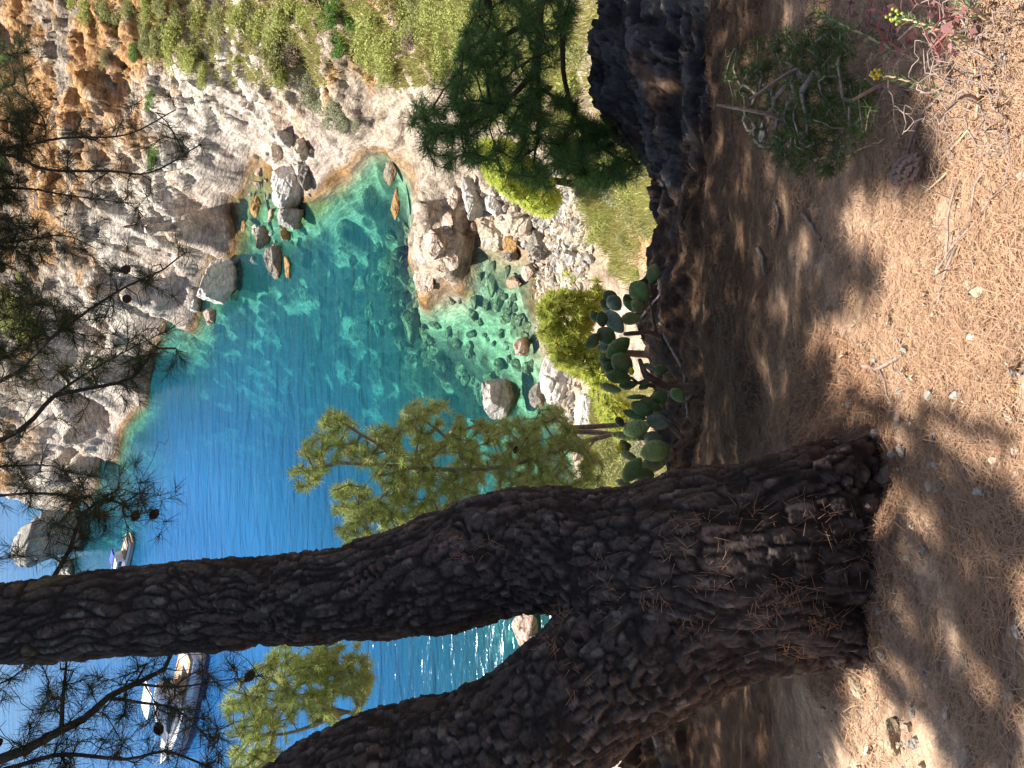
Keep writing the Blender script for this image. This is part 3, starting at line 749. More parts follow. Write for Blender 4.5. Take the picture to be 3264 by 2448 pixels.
# ---- unseen crown above the frame, foliage placed along sun rays to cast shade
def lift(P, tmin, tmax, rg):
    """move points up the sun's direction until they stand above the frame"""
    t = rg.uniform(tmin, tmax, len(P)); Q = P + SUN * t[:, None]
    for _ in range(40):
        v = Q - CAM; bad = ((v @ UP) / np.maximum(v @ FWD, 1e-3) < 1632 / F + .06) & ((v @ FWD) > 0)
        if not bad.any(): break
        t[bad] += .5; Q = P + SUN * t[:, None]
    return Q
lit = [(1570,745,12,50),(1612,770,10,40),(1535,690,10,55),(1575,850,13,60),(1645,800,10,50),(1620,880,14,55),(1592,940,12,40),(1480,370,12,40),(1538,420,12,46),(1500,640,8,50),(1600,500,8,50),(1700,420,10,40),(1740,560,10,50),(1475,560,8,40),(1660,330,8,30),(1710,900,9,30),(2040,1120,20,60)]
bands = [((1850,950),(2212,1175),17),((1880,1300),(2200,1659),20),((1940,1110),(2210,1430),10),((1905,1150),(2020,1330),12),((2090,1050),(2211,1120),10),((2060,1330),(2210,1500),8),
 ((1890,1010),(2210,1060),4),((1900,1240),(2205,1290),5),((1960,1380),(2205,1600),4),((1860,1180),(2211,1350),5),((2000,980),(2150,1250),4),((2050,1100),(2120,1400),4),((1880,1420),(2100,1655),4),((1990,880),(2210,960),3),((1840,840),(2100,1010),5)]
def shade_p(vx, vy):
    edge_ = 1820 + 60 * np.sin(vy / 70) + 40 * np.sin(vy / 31 + 1)
    edge_ = np.where(vy < 420, 2010 + 50 * np.sin(vy / 40), edge_); edge_ = np.where(vy > 1380, 1800 + 25 * np.sin(vy / 40), edge_)
    s = np.where(vx < edge_, 1.0, 0.0)
    for cx, cy, rx, ry in lit: s = s * (((vx - cx) / rx) ** 2 + ((vy - cy) / ry) ** 2 > 1)
    return s
rg = np.random.default_rng(31)
gm = ledge_o.data; LV = Pl
vv = LV - CAM; zf = vv @ FWD
lpx = (1632 - (vv @ UP) / zf * F) / V2; lpy = (1224 - (vv @ RGT) / zf * F) / V2
inframe = (zf > .2) & (lpx > 1250 * V2 / V2) & (lpx < 3350) & (lpy > -120) & (lpy < 1760)
idx_in = np.where(inframe)[0]
def band_mask(vx, vy):
    m_ = np.zeros(len(vx), bool)
    for (x1, y1), (x2, y2), w_ in bands:
        dx, dy = x2 - x1, y2 - y1; t = np.clip(((vx - x1) * dx + (vy - y1) * dy) / (dx * dx + dy * dy), 0, 1)
        m_ |= np.hypot(vx - x1 - t * dx, vy - y1 - t * dy) < w_
    return m_
pick = rg.choice(idx_in, 90000)
# even cover per square metre on the ground, not per pixel
area_w = (np.hypot(LV[pick, 0], LV[pick, 1]) ** 2); area_w = area_w / area_w.max()
keep = (shade_p(lpx[pick], lpy[pick]) > .5) & (rg.uniform(0, 1, len(pick)) < area_w * 3.6 + .05)
T1 = LV[pick[keep]]
pb = rg.choice(idx_in[band_mask(lpx[idx_in], lpy[idx_in]) & (shade_p(lpx[idx_in], lpy[idx_in]) < .5)], 70); T2 = LV[pb]
T3 = np.concatenate([s_[rg.integers(0, len(s_), 260)] + rg.normal(0, .1, (260, 3)) for s_ in (axP[0], axP[1], axP[1], axP[2], axP[2])])
T4 = np.concatenate([tips_poly([(1500,-60),(1420,240),(1300,380),(1400,540),(1700,600),(2040,560),(2000,420),(1880,300),(1860,-60)], 600, 5.8, 7.8, rg)])
tpn = lift(np.concatenate([T1, T2, T3, T4]), 5.2, 7.2, rg)
tpn = tpn[((tpn - CAM) @ FWD > .5) | (tpn[:, 2] > 26)]
dirs_ = rg.normal(0, 1, (len(tpn), 3)) + [0, 0, .5]; dirs_ /= np.linalg.norm(dirs_, axis=1, keepdims=True)
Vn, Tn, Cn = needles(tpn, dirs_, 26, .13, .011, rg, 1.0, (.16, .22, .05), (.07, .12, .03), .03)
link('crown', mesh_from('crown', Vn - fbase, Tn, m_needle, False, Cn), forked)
# unseen limbs of the crown, added to cast dark bars on the sunlit soil
lv_, lf_ = [], []; o_ = 0
for (a_, b_, w_) in bands:
    ps = []
    for k in range(7):
        x = (a_[0] + (b_[0] - a_[0]) * k / 6) * V2 + rg.normal(0, 12); y = (a_[1] + (b_[1] - a_[1]) * k / 6) * V2 + rg.normal(0, 12)
        h, _ = lookup(ledge_o, min(x, 3255), min(max(y, 5), 2440))
        if h is not None: ps.append(h)
    if len(ps) > 3:
        ps = lift(np.array(ps), 6.0, 6.01, rg)
        v_, f_, *_ = sweep(np.c_[ps, np.full(len(ps), .016 + w_ * .0017)], .1, 8); lv_.append(v_); lf_ += [tuple(i + o_ for i in f) for f in f_]; o_ += len(v_)
link('limbs', mesh_from('limbs', np.concatenate(lv_) - fbase, lf_, m_bark_dark), forked)

# ---- boughs hanging down into the upper (left in the picture) part of the view
bough_lines = [
 ([(-300,430,5.0),(0,470,4.8),(200,440,4.7),(400,430,4.6),(560,350,4.5)], 26, 60, .012),
 ([(-300,500,5.0),(0,490,4.8),(150,540,4.7),(350,545,4.6),(480,550,4.5),(640,460,4.4)], 26, 55, .014),
 ([(-250,610,4.9),(60,600,4.8),(200,620,4.7),(430,650,4.6)], 22, 50, .010),
 ([(-250,780,4.9),(40,770,4.8),(200,750,4.6),(300,790,4.6)], 28, 60, .010),
 ([(-300,1290,4.6),(0,1215,4.5),(80,1160,4.5),(160,1080,4.4),(260,1005,4.4),(400,915,4.3),(520,860,4.3),(570,820,4.3)], 60, 45, .016),
 ([(-300,1500,4.6),(0,1405,4.4),(110,1330,4.4),(170,1265,4.4),(300,1235,4.3),(420,1205,4.3),(500,1110,4.2),(560,1110,4.2)], 60, 50, .020),
 ([(160,1270,4.4),(260,1200,4.4),(400,1120,4.3),(520,1060,4.3)], 36, 45, .008),
 ([(-200,1500,4.5),(130,1482,4.4),(200,1500,4.3),(300,1520,4.3)], 12, 40, .007),
 ([(-150,1597,4.5),(100,1572,4.4),(250,1590,4.3),(310,1640,4.2),(400,1600,4.2),(490,1540,4.2)], 46, 50, .010),
 ([(170,1840,3.9),(225,1745,3.9),(262,1640,3.9),(350,1590,3.9),(430,1640,3.9)], 60, 60, .012),
 ([(-100,1790,4.3),(20,1780,4.2),(130,1770,4.2)], 8, 30, .005),
]
def bough(name_parent, lines, seed, d_lab=None):
    rg = np.random.default_rng(seed); sk = []; tp_ = []
    for ln, n_, rad_, r0 in lines:
        sk.append((px_line(ln), r0, r0 * .25)); tp_.append(tips_line([p for p in ln], int(n_ * 1.5), rad_, .12, rg, .3))
    return sk, np.concatenate(tp_), rg
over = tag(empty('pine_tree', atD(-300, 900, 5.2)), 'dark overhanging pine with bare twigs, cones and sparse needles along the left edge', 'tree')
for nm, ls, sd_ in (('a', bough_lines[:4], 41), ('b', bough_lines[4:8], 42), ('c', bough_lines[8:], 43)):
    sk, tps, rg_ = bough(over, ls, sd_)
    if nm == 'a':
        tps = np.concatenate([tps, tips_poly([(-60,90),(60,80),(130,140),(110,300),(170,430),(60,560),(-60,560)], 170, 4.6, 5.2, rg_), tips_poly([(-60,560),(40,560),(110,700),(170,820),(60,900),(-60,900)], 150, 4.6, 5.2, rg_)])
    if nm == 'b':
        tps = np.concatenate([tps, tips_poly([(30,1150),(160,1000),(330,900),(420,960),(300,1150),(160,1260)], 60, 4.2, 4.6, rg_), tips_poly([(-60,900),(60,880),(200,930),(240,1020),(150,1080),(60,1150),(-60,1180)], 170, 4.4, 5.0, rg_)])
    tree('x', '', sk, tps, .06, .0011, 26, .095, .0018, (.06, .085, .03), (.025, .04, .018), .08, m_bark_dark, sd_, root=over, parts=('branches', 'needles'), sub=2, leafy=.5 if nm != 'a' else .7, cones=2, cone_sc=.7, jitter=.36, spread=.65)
left_lines = [
 ([(-300,2560,4.0),(0,2420,3.9),(80,2390,3.9),(200,2325,3.9),(270,2290,3.9),(350,2220,3.9),(430,2180,3.9),(525,2130,3.9),(545,2085,3.9)], 110, 75, .036),
 ([(-200,2520,4.0),(60,2440,3.9),(200,2405,3.9),(400,2420,3.8),(520,2395,3.8),(620,2425,3.8),(740,2480,3.8)], 70, 70, .016),
 ([(195,2330,3.9),(200,2230,3.9),(210,2130,3.9),(215,2060,3.9)], 30, 55, .012),
 ([(350,2225,3.9),(450,2240,3.8),(560,2260,3.8),(640,2330,3.8),(700,2400,3.8)], 50, 60, .009),
 ([(430,2180,3.9),(560,2190,3.8),(700,2170,3.8),(780,2160,3.8)], 26, 50, .007),
 ([(-150,2230,4.0),(40,2160,3.9),(120,2080,3.9)], 26, 50, .008),
]
sk, tps, rg_ = bough(over, left_lines, 44)
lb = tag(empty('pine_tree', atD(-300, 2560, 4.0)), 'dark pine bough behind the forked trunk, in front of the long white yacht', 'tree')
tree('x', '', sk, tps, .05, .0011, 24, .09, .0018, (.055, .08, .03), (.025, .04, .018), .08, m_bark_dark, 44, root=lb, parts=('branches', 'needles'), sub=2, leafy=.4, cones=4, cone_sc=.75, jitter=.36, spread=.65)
# ================================================================ bushes on the slopes
def bush_proto(seed, n, leaf, lumps=12, flat=.7, colA=(.5, .55, .12), colB=(.2, .27, .06), thin=False):
    rg = np.random.default_rng(seed)
    c = rg.normal(0, .42, (lumps, 3)) * [1, 1, flat * .6]; c[:, 2] = np.abs(c[:, 2]) + .25
    r = rg.uniform(.3, .55, lumps); k = rg.integers(0, lumps, n)
    d = rg.normal(0, 1, (n, 3)); d /= np.linalg.norm(d, axis=1, keepdims=True)
    P = c[k] + d * (r[k] * rg.uniform(.55, 1.08, n) ** .6)[:, None] * [1, 1, flat]
    P += d * .10 * vnoise(P * 5, seed)[:, None]
    u = rg.normal(0, 1, (n, 3)); u /= np.linalg.norm(u, axis=1, keepdims=True); v = np.cross(u, rg.normal(0, 1, (n, 3))); v /= np.linalg.norm(v, axis=1, keepdims=True)
    l = leaf * rg.uniform(.6, 1.3, (n, 1)); w = l * (.22 if thin else .5)
    V = np.stack([P - v * w, P + v * w, P + u * l * 1.6 + d * l * .5], 1).reshape(-1, 3)
    b = np.arange(n)[:, None] * 3 + np.array([[0, 1, 2]])
    tone = rg.uniform(0, 1, lumps)[k] * .6 + rg.uniform(0, .4, n)
    C = np.array(colA) * tone[:, None] + np.array(colB) * (1 - tone[:, None])
    fol = mesh_from('foliage', V, b, m_leaf, False, np.repeat(C, 3, 0))
    A_, B_ = np.zeros((lumps, 3)), c * .9
    A_[:, :2] = rg.normal(0, .06, (lumps, 2)); A_[:, 2] = -.1
    tv, tf = tubes(A_, B_, np.full(lumps, .03), np.full(lumps, .012), 4)
    return fol, mesh_from('stems', tv, tf, m_bark_pale)
PAL = {'yellow': ((.56, .57, .19), (.28, .32, .09)), 'green': ((.22, .36, .07), (.09, .17, .04)), 'olive': ((.42, .42, .17), (.22, .24, .10)), 'grey': ((.46, .47, .30), (.30, .32, .2)), 'dry': ((.42, .32, .22), (.22, .17, .12))}
bush_src = {}
def bush(x, y, rpx, kind, label, sd, flat=.8, group=None, obj=None):
    h, n_ = lookup(obj or shore_o, min(max(x, 1), 3262), min(max(y, -200), 2500))
    if h is None: return None
    key = (kind, sd % 2)
    D = (h - CAM) @ FWD; s = rpx * D / F * 1.25
    if key not in bush_src:
        a, b = PAL[kind]; bush_src[key] = bush_proto(100 + len(bush_src), 2600, .07, 13, .8, a, b)
    e = tag(empty('shrub', h - np.array([0, 0, .12 * s]), (0, 0, sd * 1.7), (s, s, s * flat)), label, 'shrub', group or 'shrubs on the cliffs and slopes')
    for me, nm in zip(bush_src[key], ('foliage', 'stems')): link(nm, me, e)
    return e
nm_kind = {'yellow': 'yellow-green', 'green': 'fresh green', 'olive': 'olive green', 'grey': 'grey-green', 'dry': 'dry brown'}
upper = [(20,200,26,'green'),(50,385,22,'green'),(14,265,24,'olive'),(60,415,16,'yellow'),(280,15,42,'yellow'),(345,48,46,'olive'),(375,88,36,'olive'),(232,-10,30,'yellow'),(500,150,48,'olive'),(562,140,60,'yellow'),(600,205,48,'yellow'),(632,170,44,'olive'),(648,245,30,'yellow'),
 (532,105,40,'green'),(470,95,38,'olive'),(572,60,42,'olive'),(640,45,46,'yellow'),(430,172,26,'green'),(335,195,20,'olive'),(482,313,30,'green'),(490,505,30,'green'),(700,60,36,'olive'),(765,40,48,'yellow'),(820,90,44,'yellow'),(335,190,18,'dry'),(350,185,22,'dry'),(610,50,20,'dry'),(420,20,40,'olive'),(470,30,38,'yellow'),(520,15,36,'olive'),
 (40,985,60,'yellow'),(95,1050,52,'yellow'),(20,930,44,'olive'),(75,880,30,'olive'),(120,1110,30,'olive'),(30,600,30,'olive'),(15,500,24,'green')]
mid = [(850,30,52,'yellow'),(885,120,56,'yellow'),(870,195,52,'olive'),(900,245,34,'yellow'),(935,175,44,'dry'),(915,40,60,'yellow'),(985,25,50,'yellow'),(940,100,40,'olive'),(1060,50,44,'green'),(1085,120,52,'green'),(1115,60,44,'green'),(1080,150,30,'green'),(1160,95,60,'yellow'),(1205,50,62,'yellow'),(1235,125,60,'yellow'),
 (1180,170,54,'yellow'),(1250,195,50,'yellow'),(1300,55,60,'yellow'),(1350,100,60,'yellow'),(1385,35,56,'yellow'),(1405,135,56,'yellow'),(1420,200,44,'yellow'),(1222,222,36,'olive'),(1440,60,56,'yellow'),(1310,130,40,'dry'),(1480,130,50,'yellow'),(1340,20,50,'olive'),(1470,10,56,'yellow'),(1150,20,50,'yellow'),
 (985,300,36,'grey'),(1020,335,40,'grey'),(1060,365,40,'grey'),(1095,385,34,'grey'),(1135,385,22,'grey'),(700,150,18,'olive'),(760,190,16,'olive'),(560,255,20,'dry'),(740,120,20,'dry')]
low = [(1520,60,60,'yellow'),(1560,150,60,'olive'),(1500,260,56,'yellow'),(1600,60,60,'yellow'),(1640,180,60,'olive'),(1580,260,60,'yellow'),(1560,340,50,'yellow'),(1700,90,66,'olive'),(1760,190,60,'yellow'),(1700,300,60,'olive'),(1640,380,56,'yellow'),(1800,60,60,'yellow'),(1850,150,60,'olive'),(1830,270,60,'yellow'),(1780,380,60,'olive'),(1850,370,50,'yellow'),(1880,460,50,'olive'),(1960,500,44,'yellow'),
 (1700,440,44,'yellow'),(1820,520,42,'olive'),(1900,560,44,'grey'),(1960,600,44,'grey'),(2010,640,44,'olive'),(2060,620,36,'yellow'),(1880,640,34,'yellow'),(1925,700,38,'yellow'),(1900,760,30,'yellow'),(2070,720,42,'olive'),(2105,690,30,'yellow'),(2000,760,30,'olive'),(2030,860,26,'yellow'),(1960,850,24,'olive'),(2020,580,50,'yellow'),
 (1940,1260,44,'yellow'),(1990,1320,40,'olive'),(1960,1420,50,'olive'),(2010,1500,56,'olive'),(2060,1460,46,'grey'),(1950,1540,60,'olive'),(2040,1370,34,'yellow'),(1900,1490,50,'olive'),(1985,1230,30,'yellow'),(2080,1560,50,'olive')]
cnt_ = {}
near_name = {'u': 'high on the ochre cliff', 'm': 'on the slope above the inlet', 'l': 'on the scrub slope below the ledge'}
for sec, L_ in (('u', upper), ('m', mid), ('l', low)):
    for i, (x, y, r_, k) in enumerate(L_):
        b_ = bush(x, y, r_, k, f'{nm_kind[k]} shrub growing {near_name[sec]}', i, .75, f'{nm_kind[k]} shrubs {near_name[sec]}')
        if b_: b_.rotation_euler.z = i * 2.399; b_.location.x += 0
# single shrubs that stand out
# ---- grass and low scrub as cover
def scatter_cover(name, label, polys, n, L, w, colA, colB, seed, up=.5):
    rg = np.random.default_rng(seed)
    vv = V - CAM; z_ = vv @ FWD; xx = 1632 - (vv @ UP) / z_ * F; yy = 1224 - (vv @ RGT) / z_ * F
    m_ = np.zeros(len(V), bool)
    for p in polys: m_ |= inpoly(xx, yy, [tuple(map(float, q)) for q in p])
    m_ &= (V[:, 2] > .8) & (fbm(V * .8, 3, seed) > -.12)
    i = rg.choice(np.where(m_)[0], n); P = V[i] + rg.normal(0, .12, (n, 3)) * [1, 1, 0]
    d = nr[i] * .6 + [0, 0, up] + rg.normal(0, .45, (n, 3)); d /= np.linalg.norm(d, axis=1, keepdims=True)
    s = np.cross(d, rg.normal(0, 1, (n, 3))); s /= np.linalg.norm(s, axis=1, keepdims=True)
    l = L * rg.uniform(.4, 1.3, (n, 1)); dist = np.linalg.norm(P - CAM, axis=1, keepdims=True) / 25; ww = w * dist
    T = np.stack([P - s * ww, P + s * ww, P + d * l], 1).reshape(-1, 3)
    f_ = rg.uniform(0, 1, (n, 1)); C_ = np.array(colA) * f_ + np.array(colB) * (1 - f_)
    return tag(link(name, mesh_from(name, T, np.arange(3 * n).reshape(-1, 3), m_leaf, False, np.repeat(C_, 3, 0))), label, 'grass', kind='stuff')
scatter_cover('grass', 'dry and green grass tufts covering the slope below the ledge', [[(1850,-100),(2150,-100),(2200,700),(2130,860),(2000,900),(1880,700),(1830,560),(1750,400),(1500,380),(1450,-100)],[(1900,1230),(2150,1230),(2200,1600),(1950,1620),(1860,1480)]], 52000, .34, .018, (.60, .60, .20), (.36, .33, .16), 201)
scatter_cover('grass', 'sparse scrub and grass between the shrubs above the inlet', [[(380,-100),(1500,-100),(1500,260),(1250,280),(1150,250),(900,280),(650,260),(480,160)]], 26000, .38, .022, (.50, .52, .16), (.34, .28, .14), 202)

# ================================================================ boulders
m_rock = mat('boulder_rock', attr=True, rough=.9, spec=.2, noise=[(2.2, 8, (.45,.43,.40), (1.25,1.23,1.2), .85, (1,1,2.5,.5,.3,0)), (11, 5, (.6,.58,.55), (1.25,1.25,1.25), .7, (1,1,1.6))], bump=[(4, .8, .12, (1,1,3,.5,.3,0)), (20, .6, .03, ONE)])
import bmesh
def ico(sub):
    bm = bmesh.new(); bmesh.ops.create_icosphere(bm, subdivisions=sub, radius=1); v = np.array([x.co[:] for x in bm.verts]); f = np.array([[q.index for q in p.verts] for p in bm.faces]); bm.free(); return v, f
icoV, icoF = ico(6)
def rock_shape(seed, dims, rough=1.0, strat=.5, facets=17):
    """an angular boulder: a ball cut by random planes, then cracked and layered"""
    rg = np.random.default_rng(seed); v = icoV.copy()
    for _ in range(facets):
        n_ = rg.normal(0, 1, 3); n_ /= np.linalg.norm(n_); h_ = rg.uniform(.48, .84)
        d_ = v @ n_ - h_; v = v - n_ * np.clip(d_, 0, None)[:, None] * .92
    dims = np.array(dims); v = v * dims
    mean = dims.mean(); o = seed * 7.7
    nn = icoV / dims; nn /= np.linalg.norm(nn, axis=1, keepdims=True)
    ax = np.array([.3, .4, .85]); sdd = (v / mean) @ ax
    lay = fbm(np.stack([sdd * 5 + o, v[:, 0] / mean * .8, v[:, 1] / mean * .8], 1), 3, seed)
    a1, a2, aid = voro(v / mean * 1.6 + o, seed + 5)
    v = v + nn * mean * (strat * .13 * lay + .09 * rough * (aid - .5) * sstep(0, .12, a2 - a1) - .05 * rough * (1 - sstep(0, .1, a2 - a1)) + .06 * fbm(v / mean * 3 + o, 4, seed + 9))[:, None]
    return v, lay, aid
def boulder(cx, cy, w, h, label, base=(.62, .56, .49), dark=(.34, .31, .28), seed=1, z=None, sink=.35, rough=1.0, strat=.5, tall=1.0, group='boulders round the cove', under=False, name='boulder', rot=None):
    """w: size down the picture (across the view), h: size across the picture (up the view)"""
    if z is None:
        hit, _ = lookup(shore_o, cx + h * .25, cy)
        if hit is None: return
        zb = max(hit[2], 0) if not under else hit[2]
    else: zb = z
    p0 = atZ(cx + h * .30, cy, zb); D = float((p0 - CAM) @ FWD)
    ang = math.atan2(-(rays(cx, cy)[2]), rays(cx, cy)[1])
    rx = w * D / F / 2; ry = rz = h * D / F / 2
    # the picture height of a ball is a mix of its depth and its height
    rz = ry * tall; ry = ry * (1.0 if tall >= 1 else min(1.6, (1 / max(tall, .4)) ** .6))
    c = atZ(cx, cy, zb + rz * .38)
    v, lay, aid = rock_shape(seed, (rx, ry, rz), rough, strat)
    if rot: v = v @ np.array(Matrix.Rotation(rot, 3, 'Z')).T
    nz = v[:, 2] / rz
    C_ = mixc(np.tile(np.array(base), (len(v), 1)), np.array(dark), sstep(-.1, .45, lay + .3 * (aid - .5)) * .75)
    # golden tide line on rocks that stand in the sea
    C_ = mixc(C_, np.array([.30, .19, .08]), sstep(.35, .05, v[:, 2] + c[2]) * .8 * (zb < .3))
    o = link(name, mesh_from(name, v, icoF, m_rock, True, C_)); o.location = Vector(c)
    return tag(o, label, 'boulder', group)
WH = dict(base=(.84, .81, .76), dark=(.46, .43, .39)); TN_ = dict(base=(.70, .60, .47), dark=(.42, .35, .27)); GR = dict(base=(.50, .48, .45), dark=(.25, .24, .225)); PK = dict(base=(.66, .50, .42), dark=(.4, .31, .26)); DK = dict(base=(.34, .31, .27), dark=(.16, .145, .13)); OR = dict(base=(.52, .32, .13), dark=(.3, .2, .1))
Bs = [ # px x, px y, w (picture vertical), h (picture horizontal), palette, label, tall
 (703,890,150,132,WH,'big isolated jagged white rock standing in the blue bay',1.1),
 (617,974,52,36,WH,'small pale rock beside the big isolated white rock, nearer the cliff foot',1),
 (672,1014,50,44,PK,'small brown-topped rock just seaward of the big isolated white rock',1),
 (911,445,72,62,GR,'grey boulder topmost in the boulder chain below the cliff',1),
 (883,490,62,40,TN_,'pale slab leaning on the grey topmost boulder of the chain',1),
 (962,474,78,54,TN_,'rounded tan boulder with a dark shaded flank in the boulder chain',1),
 (910,585,128,96,WH,'largest bright white boulder of the chain below the cliff',1.1),
 (972,560,98,48,DK,'dark narrow boulder pressed against the largest white one',1.2),
 (933,695,88,76,GR,'smooth round grey boulder at the seaward end of the white one',1),
 (908,748,46,34,OR,'small ochre rock wedged below the round grey boulder',1),
 (837,758,74,50,DK,'dark brown rock standing in the shallows beside the boulder chain',1),
 (875,830,96,58,DK,'dark rock with a white tip at the outer end of the boulder chain',1),
 (777,720,40,20,OR,'flat orange rock just breaking the golden shallows',.6),
 (817,655,66,38,OR,'brown ochre rock in the golden pool behind the boulder chain',.7),
 (862,690,38,26,TN_,'little tan rock between the golden pool and the round grey boulder',.8),
 (916,850,70,26,OR,'low orange rock awash beside the dark rock with a white tip',.5),
 (700,455,10,10,TN_,None,1),
 (1240,545,70,44,DK,'dark flat rock lying awash in the head of the inlet',.5),
 (1262,655,90,34,OR,'long brown reef awash along the inlet shore',.4),
 (1509,640,142,78,GR,'tall pale grey slab standing beside the lime-green pine',1.2),
 (1572,645,70,56,WH,'white layered block wedged behind the grey slab',1),
 (1574,742,118,98,TN_,'large tan boulder with a vertical crack at the water edge',1),
 (1655,722,88,96,TN_,'large tan block uphill of the cracked tan boulder',1),
 (1630,772,56,52,OR,'warm ochre block squeezed between the two large tan boulders',1),
 (1716,783,98,72,DK,'dark grey boulder with deep stripes, near the pebble shore',1.1),
 (1625,816,46,54,DK,'small striped grey rock at the water edge below the tan boulders',1),
 (1686,864,56,52,PK,'round pinkish rock awash in the clear shallows',.8),
 (1637,902,40,44,PK,'flat pinkish rock just under the surface of the clear shallows',.5),
 (1748,862,38,26,TN_,'small yellow rock near the pebble shore',.8),
 (1704,915,30,18,PK,'tiny pink rock awash off the pebble shore',.8),
 (1742,930,26,22,OR,'tiny ochre rock awash beside the low pine crown',.8),
 (1664,1108,66,56,PK,'lone pinkish-tan rock in the green shallows off the white boulder',.9),
 (1775,1172,190,108,WH,'huge ridged white boulder at the water edge below the prickly pear',1.1),
 (1582,1262,118,118,GR,'big cracked grey boulder standing in the water above the sunlit pine',1.1),
 (1716,1255,74,50,DK,'dark boulder in the water between the cracked grey and huge white boulders',1.1),
 (1735,712,50,42,GR,'grey block uphill of the striped boulder',1),
 (1785,680,66,58,WH,'pale block on the scree at the back of the pebble shore',1),
 (1757,763,44,42,TN_,'tan wedge of rock beside the striped boulder',1),
 (1774,727,30,30,WH,'small white stone on the scree behind the tan wedge',1),
 (1808,785,46,36,GR,'small grey rock on the pebble shore',1),
 (1822,822,50,66,GR,'flat grey rock with an orange stain on the pebble shore',.8),
 (1628,630,36,50,GR,'dark-sided rock in the gap behind the white layered block',1),
 (1640,668,46,38,TN_,'tan rock partly under the lime-green pine crown',1),
 (1735,660,46,30,WH,'white rock at the foot of the lime-green pine',1),
 (1812,1293,34,44,TN_,'tan rock beside the huge white boulder, toward the trunk',1),
 (1862,1318,96,76,WH,'pale slab among shrubs behind the sunlit pine trunk',.9),
 (1822,1390,60,40,TN_,'rounded tan rock right behind the sunlit pine trunk',.9),
 (1842,1450,44,34,PK,'brown rock on the slope left of the sunlit pine trunk',.9),
 (1672,2000,150,88,PK,'foam-ringed brown rock in the sea, seen in the fork of the trunk',.5),
]
for i, (cx, cy, w_, h_, pal, lab, tall) in enumerate(Bs):
    if lab is None: continue
    boulder(cx, cy, w_ * 1.28, h_ * 1.25, lab, seed=300 + i, tall=tall, z=(0 if ('water' in lab or 'awash' in lab or 'sea' in lab or 'bay' in lab or 'shallows' in lab) else None), **pal)
# the peninsula's humps
for i, (cx, cy, w_, h_, lab) in enumerate([(1400,700,150,110,'broad pinkish rock hump at the root of the low rocky point'),(1370,790,130,110,'rounded tan hump in the middle of the low rocky point'),(1430,830,90,80,'pitted brown hump on the shoreward side of the low rocky point'),(1350,890,120,70,'knobbly tan hump near the tip of the low rocky point'),(1440,620,120,70,'pale violet-grey slab joining the low rocky point to the slope')]):
    boulder(cx, cy, w_, h_, lab, seed=400 + i, tall=.42, rough=1.6, base=(.68, .55, .46), dark=(.42, .33, .28), group='humps of the low rocky point')
# sea stack and cliff-foot masses
boulder(175, 1700, 215, 250, 'grey sea stack with a pale hooked top at the end of the headland', base=(.50, .48, .44), dark=(.28, .27, .26), seed=431, z=0, tall=1.25, rough=1.8, group='sea stacks')
boulder(215, 1815, 130, 90, 'low pale rock trailing from the sea stack towards the forked trunk', base=(.66, .62, .56), dark=(.4, .38, .34), seed=437, z=0, tall=.7, group='sea stacks')
# submerged rocks: copies of three shapes, each lying on the bed
rg = np.random.default_rng(77)
subs = [(730,1230,60),(1180,850,34),(1160,960,30),(1110,880,26),(1120,930,28),(1220,860,26),(1205,980,40),(1260,1030,70),(1230,1060,50),(1180,1090,34),(1290,1150,34),(1440,1110,40),(1460,1060,36),(1560,1060,30),(1570,1020,24),(1620,1030,30),(1660,1045,26),(1600,960,30),(1560,960,36),(1540,900,40),(1510,880,36),(1560,850,28),(1600,860,30),
 (1650,1180,38),(1540,1160,36),(1500,1200,40),(1420,1220,36),(1445,1250,40),(1380,1180,34),(1010,900,40),(1040,980,38),(960,980,36),(1060,1050,40),(980,1070,40),(900,960,40),(1120,1030,30),(1090,780,34),(1140,740,30),(1230,720,36),(1250,760,26),(880,1030,44),(1010,820,34),(1320,1080,36),(1300,960,26),(860,920,36),(1160,1150,34),(1050,1140,40),(1700,1060,24),(1610,1120,26),(1480,1000,30),(950,870,34),(1060,870,34),(1240,830,20),(640,1050,30),(600,1120,26)]
_x = rg.uniform(0, 1, (400, 2)) * [760, 560] + [1020, 640]; _k = inpoly(_x[:, 0], _x[:, 1], [(1360.,985.),(1500.,870.),(1720.,880.),(1740.,1080.),(1600.,1240.),(1300.,1200.),(1060.,1080.),(1020.,900.),(1120.,700.),(1260.,700.),(1290.,900.)]); subs += [(a, b, float(rg.uniform(12, 40))) for a, b in _x[_k][:90]]
src = []
for k in range(3):
    v, lay, aid = rock_shape(500 + k, (1, .8, .62), 1.0, .4); C_ = mixc(np.tile(np.array([.38, .36, .23]), (len(v), 1)), np.array([.17, .17, .10]), sstep(-.2, .3, lay + (aid - .5)))
    src.append(mesh_from('submerged_rock', v, icoF, m_rock, True, C_))
for i, (x, y, s_) in enumerate(subs):
    hit = atZ(x, y, 0.0); h, _ = drop(shore_o, hit[0], hit[1]); D = float((hit - CAM) @ FWD); r_ = s_ * D / F * .85
    if h is None: continue
    o = link('submerged_rock', src[i % 3]); o.location = (h[0], h[1], min(h[2] + .15 * r_, -.12 - .5 * r_)); r_ *= rg.uniform(.7, 1.25); o.scale = (r_ * rg.uniform(.8, 1.4), r_ * rg.uniform(.7, 1.2), r_ * rg.uniform(.6, 1)); o.rotation_euler = (rg.uniform(-.4, .4), rg.uniform(-.4, .4), rg.uniform(0, 6.28))
    tag(o, 'dark weed-grown rock lying under the clear water of the cove', 'rock', 'submerged rocks in the cove')
